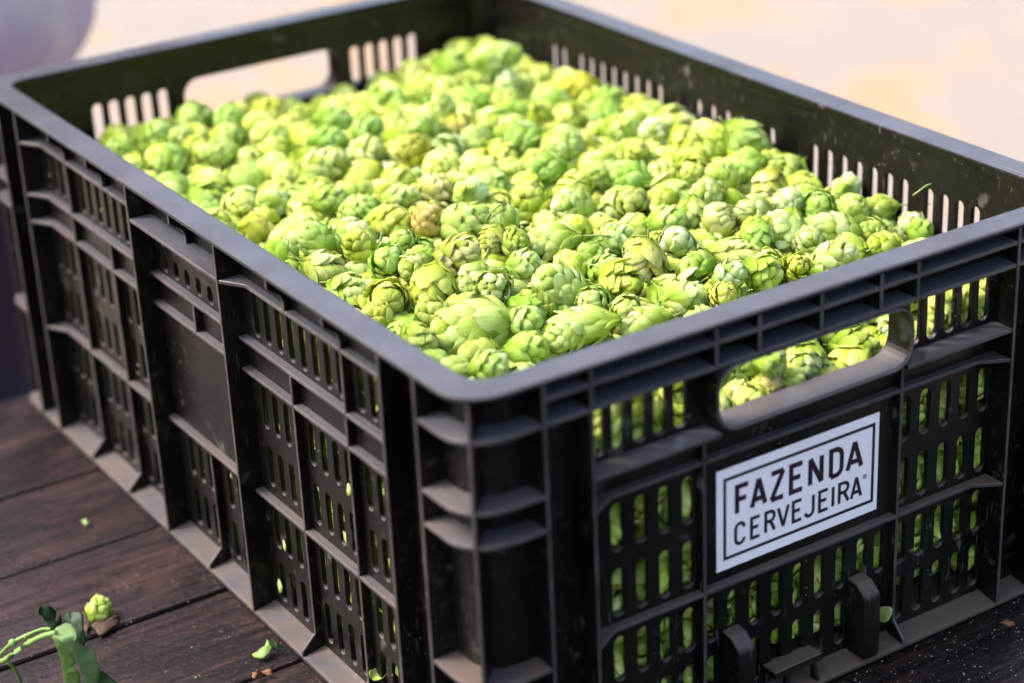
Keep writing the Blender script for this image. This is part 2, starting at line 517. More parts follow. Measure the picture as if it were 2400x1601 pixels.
# long side ---------------------------------------------------------
def long_wall():
    S = lambda c, w, rows: [stadium(c, w, z0, z1) for z0, z1 in rows]
    up = [(-0.0533, -0.0275)]
    lowr = [(-0.1075, -0.0825), (-0.1425, -0.1180), (-0.1815, -0.1570), (-0.2155, -0.1905)]
    holes = []
    for c in (0.0815, 0.0938, 0.1057, 0.1178, 0.1382, 0.1508, 0.1638, 0.1769, 0.1898, 0.2029, 0.2160, 0.2290):
        for cc in (c, L - c): holes += S(cc, 0.0062, up)
    for c in (0.0815, 0.0938, 0.1057, 0.1178, 0.1382, 0.1508, 0.1638, 0.1769, 0.1912, 0.2040, 0.2168, 0.2296):
        for cc in (c, L - c): holes += S(cc, 0.0058, lowr)
    for k in range(-3, 4): holes += S(0.3 + k * 0.0146, 0.0062, [(-0.0385, -0.0275), (-0.0540, -0.0430)])
    for k in (-3, -2, -1, 1, 2, 3): holes += S(0.3 + k * 0.0128, 0.0058, lowr[2:])
    wall = wall_panel('long_side_wall', L, holes, left_f)
    f = left_f
    for u in (0.042, 0.0735, 0.2435, 0.3565, 0.5265, 0.558): vrib(wall, f, u, full)
    for u in (0.1275, 0.4725):
        vrib(wall, f, u, top_g); vrib(wall, f, u, part(Z1, Z4)); vrib(wall, f, u, low(Z4))
    for u in (0.1855, 0.4145):
        vrib(wall, f, u, top_g); vrib(wall, f, u, part(Z2, Z4)); vrib(wall, f, u, low(Z4))
    vrib(wall, f, 0.3, top_g); vrib(wall, f, 0.3, part(Z2, Z3)); vrib(wall, f, 0.3, low(Z4))
    e = TH / 2 - 0.0002
    for a, b, post_a in ((0.0735, 0.2435, True), (0.3565, 0.5265, False)):
        for z, both in ((Z1, True), (Z2, False), (Z3, False), (Z4, False)):
            shelf(wall, f, z, shelf_poly(a + e, b - e, post_a or both, (not post_a) or both))
    shelf(wall, f, Z1, shelf_poly(0.2435 + e, 0.3565 - e, False, False, 0.0005))
    for z in (Z2, Z3, Z4): shelf(wall, f, z, shelf_poly(0.2435 + e, 0.3565 - e, False, False))
    return wall
# short end ----------------------------------------------------------
HX0, HX1, HZ0, HZ1 = 0.1385, 0.2625, -0.0585, -0.0240
def short_wall():
    S = lambda c, w, rows: [stadium(c, w, z0, z1) for z0, z1 in rows]
    holes = [rrect(HX0 + 0.002, HX1 - 0.002, HZ0 + 0.002, HZ1 - 0.0012, 0.0115)]
    for c in (0.0795, 0.0913, 0.1032, 0.1150, 0.1268, 0.2757, 0.2876, 0.2995, 0.3114, 0.3232): holes += S(c, 0.0072, [(-0.0555, -0.0280)])
    lowr = [(-0.1090, -0.0830), (-0.1450, -0.1185), (-0.1820, -0.1565), (-0.2160, -0.1900)]
    for c in (0.0752, 0.0890, 0.1030, 0.1170, 0.1310, 0.2710, 0.2850, 0.2990, 0.3130, 0.3262): holes += S(c, 0.0070, lowr)
    for c in (0.1450, 0.1585, 0.1725, 0.1868, 0.2010, 0.2153, 0.2296, 0.2440, 0.2560):
        holes += S(c, 0.0064, lowr[2:])
    wall = wall_panel('end_wall', W, holes, front_f)
    f = front_f
    for u in (0.042, 0.0675, 0.3325, 0.358): vrib(wall, f, u, full)
    ZA, ZB, ZC, ZD = -0.0102, -0.0226, -0.0588, -0.0760
    stub = [(0.0004, -0.0022), (VB, -0.0022), (VB, ZB), (0.0004, ZB)]
    for u in (0.1385, 0.1640, 0.2020, 0.2398, 0.2640): vrib(wall, f, u, stub)
    e = TH / 2 - 0.0002
    ends = [0.042, 0.0675, 0.3325, 0.358]
    for a, b in zip(ends[:-1], ends[1:]):
        shelf(wall, f, ZA, shelf_poly(a + e, b - e, False, False, 0.0006))
        shelf(wall, f, ZB, shelf_poly(a + e, b - e, False, False, 0.0006))
    shelf(wall, f, ZC, shelf_poly(0.0675 + e, HX0 + 0.003, False, False, 0.0006))
    shelf(wall, f, ZC, shelf_poly(HX1 - 0.003, 0.3325 - e, False, False, 0.0006))
    for z in (ZD, Z4):
        shelf(wall, f, z, shelf_poly(0.0675 + e, 0.1375 - e, True, False))
        shelf(wall, f, z, shelf_poly(0.1375 + e, 0.2640 - e, False, False))
        shelf(wall, f, z, shelf_poly(0.2640 + e, 0.3325 - e, False, True))
    for u in (0.1375, 0.2640):
        vrib(wall, f, u, part(ZC, Z4)); vrib(wall, f, u, low(Z4))
    # handle frame: a rounded tunnel through the wall
    bm = bmesh.new()
    o = rrect(HX0, HX1, HZ0, HZ1, 0.0130, 8); i = rrect(HX0 + 0.0021, HX1 - 0.0021, HZ0 + 0.0021, HZ1 - 0.0013, 0.0112, 8)
    rings = []
    for pts, v in ((o, 0.0006), (o, 0.0160), (i, 0.0172), (i, 0.0006)):
        rings.append([f(p, v, q) for p, q in pts])
    rings = [rings[0], rings[1], [f(p, 0.0172, q) for p, q in i], [f(p, 0.0011, q) for p, q in i]]
    i2 = rrect(HX0 + 0.0008, HX1 - 0.0008, HZ0 + 0.0008, HZ1 - 0.0006, 0.0124, 8)
    rings.append([f(p, -0.0002, q) for p, q in i2])
    loft(bm, rings)
    link_c('handle_frame', bm_mesh('handle_frame', bm, 0, smooth=False), wall, (0, -1))
    # two locating blocks near the foot, bracket between
    for a, b in ((0.1515, 0.1625), (0.2348, 0.2458)):
        bm = bmesh.new()
        prism(bm, [(-0.0004, -0.2216), (VB, -0.2216), (VB, -0.1775), (0.0070, -0.1783), (0.0010, -0.1830), (-0.0004, -0.1862)], a, b, lambda p, q, t: f(t, p, q))
        link_c('locating_block', bm_mesh('locating_block', bm, 0.0016, 3, True), wall)
    bm = bmesh.new()
    prism(bm, [(0.0030, -0.2125), (VB, -0.2125), (VB, -0.2085), (0.0040, -0.2085)], 0.178, 0.2095, lambda p, q, t: f(t, p, q))
    for a in (0.1860, 0.2045):
        prism(bm, [(0.0008, -0.2222), (0.0062, -0.2222), (0.0062, -0.2120), (0.0036, -0.2120)], a - 0.0011, a + 0.0011, lambda p, q, t: f(t, p, q))
    link_c('bracket', bm_mesh('bracket', bm, 0.0004), wall)
    return wall

def copy_tree(o, parent):
    c = o.copy(); COL.objects.link(c); c.parent = parent
    for ch in list(o.children): copy_tree(ch, c)
    return c
lw, sw = long_wall(), short_wall()
for w in (lw, sw):
    c = copy_tree(w, crate)
    c.rotation_euler = (0, 0, PI); c.location = (W, L, 0)

# corner posts
def corner_post():
    c0 = EDGE
    def arc(r, a0=180, a1=270, n=12):
        return [(c0 + r * math.cos(math.radians(a0 + (a1 - a0) * i / n)), c0 + r * math.sin(math.radians(a0 + (a1 - a0) * i / n))) for i in range(n + 1)]
    outer, inner = arc(c0 - VP), arc(c0 - VI)
    bm = bmesh.new()
    prism(bm, outer + inner[::-1], -0.2205, -0.0030, lambda p, q, t: (p, q, t + CZ))
    post = link_c('corner_post', bm_mesh('corner_post', bm), crate)
    def outl(ins):
        r = 0.022 - ins
        out = [(ins, 0.0412)]
        out += [(0.022 + r * math.cos(math.radians(180 + 9 * i)), 0.022 + r * math.sin(math.radians(180 + 9 * i))) for i in range(11)]
        out += [(0.0412, ins)]
        return out
    inn = [(0.0412, VB)] + [(c0 + (c0 - VB) * math.cos(math.radians(270 - 9 * i)), c0 + (c0 - VB) * math.sin(math.radians(270 - 9 * i))) for i in range(11)] + [(VB, 0.0412)]
    for z in (Z1, -0.0580, -0.0755, -0.1500):
        bm = bmesh.new()
        prism(bm, outl(0.0006) + inn, z - 0.0011, z + 0.0011, lambda p, q, t: (p, q, t + CZ))
        link_c('horizontal_rib', bm_mesh('horizontal_rib', bm, 0.0003), post, (-0.7, -0.7))
    # fin on the diagonal
    d = math.sqrt(0.5)
    bm = bmesh.new()
    a, b = 0.022 - 0.022 * d, c0 - (c0 - VB) * d
    prism(bm, [(a * 1.0 + 0.0001, -0.0022), (b, -0.0022), (b, ZF), (a + 0.0001, ZF)], -TH / 2, TH / 2, lambda p, q, t: (p + t * d, p - t * d, q + CZ))
    link_c('vertical_rib', bm_mesh('vertical_rib', bm, 0.0003), post, (-0.7, -0.7))
    # the plain strips of shell between post and first ribs carry short struts
    return post
cp = corner_post()
for k, loc in ((1, (W, 0, 0)), (2, (W, L, 0)), (3, (0, L, 0))):
    c = copy_tree(cp, crate)
    # mirror-safe: the post is symmetric about its diagonal
    c.rotation_euler = (0, 0, PI / 2 * k); c.location = loc

# foot flange round the crate
bm = bmesh.new()
prof = [(0.0, -0.2252), (-0.0002, -0.2243), (0.0003, -0.2234), (0.0020, -0.2229), (0.0120, -0.2213), (0.0150, -0.2205), (0.0160, -0.2196), (0.0168, -0.2196), (0.0168, -0.2257), (0.0010, -0.2257)]
loft(bm, [ring(a, 0.022 - a * 0.55, z) for a, z in prof])
link_c('foot_flange', bm_mesh('foot_flange', bm), crate)

# ------------------------------------------------------------------ sticker
SX0, SX1, SZ0, SZ1 = 0.1480, 0.2530, -0.1425, -0.0862
def on_front(u, z, v): return (u, v, z + CZ)
bm = bmesh.new()
edge = [(SX0, SZ0)]
for i in range(1, 40):
    t = i / 40
    edge.append((SX0 + (SX1 - SX0) * t, SZ0 + 0.00028 * mnoise.noise(Vector((t * 26, 0, 3))) * (1 if t < 0.6 else 0.3)))
edge += [(SX1, SZ0), (SX1, SZ1), (SX0, SZ1)]
prism(bm, edge, 0.01335, 0.0140, lambda p, q, t: on_front(p, q, t))
sticker = link('sticker', bm_mesh('sticker', bm), crate, M_WHITE)
sticker['label'] = 'white sticker printed with black letters in a black border'

def stroke(bm, pts, w, v, close=False):
    """mitred ribbon of width w along pts in the sticker plane, 0.15 mm thick"""
    n = len(pts)
    P = [Vector((p[0], p[1])) for p in pts]
    Lf, Rt = [], []
    for i in range(n):
        if close: a, b, c = P[i - 1], P[i], P[(i + 1) % n]
        else: a, b, c = P[max(i - 1, 0)], P[i], P[min(i + 1, n - 1)]
        d1 = (b - a).normalized() if (b - a).length > 1e-9 else (c - b).normalized()
        d2 = (c - b).normalized() if (c - b).length > 1e-9 else d1
        n1, n2 = Vector((-d1.y, d1.x)), Vector((-d2.y, d2.x))
        mv = (n1 + n2); mv = mv.normalized() if mv.length > 1e-6 else n1
        k = min(1 / max(mv.dot(n1), 0.25), 3.0)
        Lf.append(b + mv * (w / 2 * k)); Rt.append(b - mv * (w / 2 * k))
    rows = []
    for l, r in zip(Lf, Rt):
        rows.append([bm.verts.new(on_front(l.x, l.y, v)), bm.verts.new(on_front(r.x, r.y, v)),
                     bm.verts.new(on_front(r.x, r.y, v + 0.00012)), bm.verts.new(on_front(l.x, l.y, v + 0.00012))])
    for i in range(n if close else n - 1):
        a, b = rows[i], rows[(i + 1) % n]
        for j in range(4): bm.faces.new((a[j], a[(j + 1) % 4], b[(j + 1) % 4], b[j]))
    if not close:
        bm.faces.new(rows[0]); bm.faces.new(rows[-1][::-1])
VS = 0.01325
bm = bmesh.new()
stroke(bm, [(0.1530, -0.1363), (0.2495, -0.1363), (0.2495, -0.0922), (0.1530, -0.0922)], 0.0018, VS, True)
link('border_line', bm_mesh('border_line', bm), sticker, M_INK)
def arcp(cx, cy, rx, ry, a0, a1, n=8):
    return [(cx + rx * math.cos(math.radians(a0 + (a1 - a0) * i / n)), cy + ry * math.sin(math.radians(a0 + (a1 - a0) * i / n))) for i in range(n + 1)]
# letters in a unit box: x 0..1, y 0..1, strokes given on centre lines
e = 0.5
GLY = {
 'F': [[(0, 0), (0, 1), (1, 1)], [(0, 0.52), (0.82, 0.52)]],
 'A': [[(0, 0), (0.5, 1.02)], [(0.5, 1.02), (1, 0)], [(0.20, 0.27), (0.80, 0.27)]],
 'Z': [[(0, 1), (1, 1)], [(1, 1), (0, 0)], [(0, 0), (1, 0)]],
 'E': [[(1, 1), (0, 1), (0, 0), (1, 0)], [(0, 0.52), (0.82, 0.52)]],
 'N': [[(0, 0), (0, 1)], [(0, 1), (1, 0)], [(1, 0), (1, 1)]],
 'D': [[(0, 0), (0, 1), (0.5, 1)] + arcp(0.5, 0.72, 0.5, 0.28, 90, 0, 6)[1:] + arcp(0.5, 0.28, 0.5, 0.28, 0, -90, 6) + [(0, 0)]],
 'C': [arcp(0.5, 0.76, 0.5, 0.25, 0, 180, 9) + arcp(0.5, 0.24, 0.5, 0.25, 180, 360, 9)],
 'R': [[(0, 0), (0, 1), (0.5, 1)] + arcp(0.5, 0.76, 0.46, 0.24, 90, -90, 9)[1:] + [(0, 0.52)], [(0.52, 0.52), (1, 0)]],
 'V': [[(0, 1), (0.5, 0)], [(0.5, 0), (1, 1)]],
 'J': [[(1, 1), (1, 0.28)] + arcp(0.5, 0.25, 0.5, 0.26, 0, -165, 9)],
 'I': [[(0, 0), (0, 1)]],
}
def text(word, z0, z1, w, spans):
    for ch, (xa, xb) in zip(word, spans):
        xa, xb = xa / 1000, xb / 1000
        bm = bmesh.new()
        if ch == 'I': xa = xb = (xa + xb) / 2
        else: xa, xb = xa + w / 2, xb - w / 2
        for j, st in enumerate(GLY[ch]):
            pts = [(xa + p * (xb - xa), z0 + w / 2 + q * (z1 - z0 - w)) for p, q in st]
            stroke(bm, pts, w, VS - 0.00002 * j)
        link('letter', bm_mesh('letter', bm), sticker, M_INK)
text('FAZENDA', -0.1146, -0.0971, 0.0028, [(159.3, 169.0), (168.7, 179.9), (181.0, 191.4), (193.6, 203.7), (206.1, 216.2), (219.7, 229.6), (230.8, 242.9)])
text('CERVEJEIRA', -0.1315, -0.1184, 0.0019, [(158.9, 166.2), (168.9, 176.0), (178.0, 185.6), (186.0, 194.4), (195.7, 203.0), (203.6, 210.8), (213.0, 220.4), (222.2, 223.6), (226.2, 234.2), (234.4, 242.7)])
bm = bmesh.new()
stroke(bm, arcp(0.2442, -0.1204, 0.00125, 0.00125, 0, 342, 18), 0.00026, VS, True)
q = lambda a, b: (0.2442 + a * 0.0012, -0.1204 + b * 0.0012)
stroke(bm, [q(-.35, -.55), q(-.35, .5), q(.15, .5), q(.35, .25), q(.15, 0), q(-.35, 0)], 0.00024, VS - 0.00003)
stroke(bm, [q(0, 0), q(.4, -.55)], 0.00024, VS - 0.00005)
link('registered_mark', bm_mesh('registered_mark', bm), sticker, M_INK)

# ------------------------------------------------------------------ hop cones
def Rprof(s):
    x = 2 * s - 1
    if abs(x) >= 1: return 0.0
    return (1 - abs(x) ** 2.3) ** 0.52 * (1 - 0.10 * x)

def bract_geo(r, s0, phi, ln, wd, openness, Lc, Rm, nu, nv, last):
    """one papery scale: rows run from its attachment towards the cone's tip"""
    vs, uv = [], []
    skew = r.uniform(-0.10, 0.10)
    puff = r.uniform(0.06, 0.14)
    curl = r.uniform(-0.04, 0.12) + openness
    sd = r.random() * 50
    for j in range(nv + 1):
        v = j / nv
        s = min(s0 + ln * v * (1 - 0.08 * v), 1.0)
        sc = max(s, 0.03)
        sh = max(math.sin(PI * (0.10 + 0.88 * v ** 0.80)), 0.03) ** 0.72
        if j == nv: sh = 0.06
        Rr = Rm * (Rprof(sc) * (0.74 + 0.34 * v ** 0.8) + 0.035) + Rm * curl * v * v
        for i in range(nu + 1):
            u = 2 * i / nu - 1
            half = wd * sh
            ang = phi + skew * v + u * half / max(Rr, Rm * 0.30)
            rr = Rr + Rm * (puff * (1 - u * u) * math.sin(PI * min(v + 0.08, 1)) - 0.10 * u * u * (1 - 0.6 * v)) 
            rr += Rm * 0.09 * mnoise.noise(Vector((u * 2.0 + sd, v * 2.5, sd)))
            rr += Rm * 0.05 * max(0, v - 0.6) * mnoise.noise(Vector((u * 6 + sd, v * 4, 1)))
            z = (s - 0.012 * u * u) * Lc
            vs.append((rr * math.cos(ang), rr * math.sin(ang), z))
            uv.append(((u + 1) / 2, v))
    fs = []
    n = nu + 1
    for j in range(nv):
        for i in range(nu):
            a = j * n + i
            fs.append((a, a + 1, a + n + 1, a + n))
    return vs, uv, fs

def add_attrs(me, uvs, tints):
    ul = me.uv_layers.new(name='UVMap')
    ca = me.color_attributes.new('tint', 'FLOAT_COLOR', 'POINT')
    li = np.zeros(len(me.loops), dtype=np.int32); me.loops.foreach_get('vertex_index', li)
    ul.data.foreach_set('uv', np.asarray(uvs, dtype=np.float32)[li].ravel())
    ca.data.foreach_set('color', np.asarray(tints, dtype=np.float32).ravel())

def make_variant(seed, n=34, nu=5, nv=6, openness=0.0, stray=0.26):
    """unit hop cone: length 1 along +z, radius about 0.37"""
    r = random.Random(seed)
    Lc, Rm = 1.0, 0.385
    out = []
    g = math.radians(137.5 + r.uniform(-6, 6))
    for k in range(n):
        t = k / (n - 1)
        s0 = -0.02 + 0.86 * t ** 0.92 + r.uniform(-0.012, 0.012)
        ln = 0.43 * (1 - 0.30 * t) * r.uniform(0.9, 1.12)
        if s0 + ln > 1.0 or t > 0.72: ln = max(1.04 - s0, 0.14)
        wd = 0.262 * (1 - 0.36 * t) * r.uniform(0.88, 1.15)
        op = openness * r.uniform(0.2, 1.3) + (r.random() ** 5) * stray
        vs, uv, fs = bract_geo(r, s0, k * g + r.uniform(-.12, .12), ln, wd, op, Lc, Rm, nu, nv, t)
        tint = (r.random(), r.random() ** 2, r.random(), 1)
        out.append((vs, uv, fs, tint))
    # small leaves round the stalk
    for k in range(4):
        vs, uv, fs = bract_geo(r, -0.05, k * PI / 2 + r.uniform(-.3, .3), 0.20, 0.10, 0.25, Lc, Rm * 0.75, nu, max(nv - 2, 2), 0)
        out.append((vs, uv, fs, (0.05 + 0.2 * r.random(), 0.2, 0.3, 1)))
    return out

def tube(pts, rads, n=6):
    vs, fs = [], []
    for i, p in enumerate(pts):
        p = Vector(p)
        d = (Vector(pts[min(i + 1, len(pts) - 1)]) - Vector(pts[max(i - 1, 0)])).normalized()
        a = d.orthogonal().normalized(); b = d.cross(a)
        for k in range(n):
            an = 2 * PI * k / n
            vs.append(tuple(p + (a * math.cos(an) + b * math.sin(an)) * rads[i]))
    for i in range(len(pts) - 1):
        for k in range(n):
            fs.append((i * n + k, i * n + (k + 1) % n, (i + 1) * n + (k + 1) % n, (i + 1) * n + k))
    fs.append(tuple(range(n))[::-1]); fs.append(tuple((len(pts) - 1) * n + k for k in range(n)))
    return vs, fs

def ellipsoid(n=8, m_=6):
    vs, fs = [], []
    for j in range(m_ + 1):
        s = 0.02 + 0.95 * j / m_
        rr = 0.385 * 0.70 * Rprof(min(max(s, 0.01), 0.99)) + 0.004
        for i in range(n):
            a = 2 * PI * i / n
            vs.append((rr * math.cos(a), rr * math.sin(a), s))
    for j in range(m_):
        for i in range(n):
            fs.append((j * n + i, j * n + (i + 1) % n, (j + 1) * n + (i + 1) % n, (j + 1) * n + i))
    fs.append(tuple(range(n))[::-1]); fs.append(tuple(m_ * n + i for i in range(n)))
    return vs, fs

NV = 12
VAR = []
for k in range(NV):
    op = (0.0, 0.02, 0.05, 0.0, 0.03, 0.01, 0.20, 0.0, 0.03, 0.0, 0.08, 0.01)[k]
    geo = make_variant(500 + k, 29 + (k * 3) % 8, 6, 6, op)
    parts = []
    for vs, uv, fs, ti in geo:
        me = mesh_of('bract', vs, fs, True); add_attrs(me, uv, [ti] * len(vs)); me.materials.append(M_BRACT)
        parts.append(me)
    cv, cf = ellipsoid()
    core = mesh_of('core', cv, cf, True); core.materials.append(M_CORE)
    r = random.Random(900 + k)
    bend = r.uniform(-0.25, 0.25)
    sl = (0.22, 0.12, 0.55, 0.15, 0.2, 0.1, 0.35, 0.18, 0.12, 0.75, 0.2, 0.15)[k]
    sv, sf = tube([(0, 0, 0.05), (0, 0, -0.03), (bend * 0.3 * sl, 0.05 * sl, -0.03 - 0.5 * sl), (bend * sl, 0.2 * sl, -0.03 - sl)], [0.035, 0.026, 0.022, 0.020])
    stem = mesh_of('stem', sv, sf, True); stem.materials.append(M_STEM)
    # the same cone as one mesh, for cones too small or too blurred to show their scales singly
    V, U, F, T, MI = [], [], [], [], []
    for vs, uv, fs, ti in geo:
        o = len(V); V += vs; U += uv; T += [ti] * len(vs); F += [tuple(i + o for i in f) for f in fs]; MI += [0] * len(fs)
    for vs, fs, mi in ((cv, cf, 1), (sv, sf, 2)):
        o = len(V); V += vs; U += [(0.5, 0.5)] * len(vs); T += [(0.5, 0.5, 0.5, 1)] * len(vs); F += [tuple(i + o for i in f) for f in fs]; MI += [mi] * len(fs)
    one = mesh_of('hop_cone', V, F, True); add_attrs(one, U, T)
    for mm in (M_BRACT, M_CORE, M_STEM): one.materials.append(mm)
    one.polygons.foreach_set('material_index', MI)
    VAR.append((parts, core, stem, one))

# low-detail cones for the mass below and along the walls
LOW = []
for k in range(12):
    geo = make_variant(800 + k, 22, 2, 3, 0.0, 0.0) if k < 6 else make_variant(800 + k, 28, 4, 4, 0.0, 0.06)
    V, U, F, T = [], [], [], []
    for vs, uv, fs, ti in geo:
        o = len(V); V += vs; U += uv; T += [ti] * len(vs); F += [tuple(i + o for i in f) for f in fs]
    LOW.append((np.array(V), U, F, np.array(T)))

def surf(x, y):
    """height of the heap's upper envelope"""
    b = max(min(x / W, 1), 0); a = max(min(y / L, 1), 0)
    h = -0.0445 + 0.0190 * (math.sin(PI * b) * math.sin(PI * a)) ** 0.9
    h += 0.0075 * math.exp(-((W - x) / 0.09) ** 2) * min(max((y - 0.12) / 0.12, 0), 1)
    h += 0.0045 * math.sin(x * 27 + 1.3) * math.sin(y * 19 + 0.4)
    return h

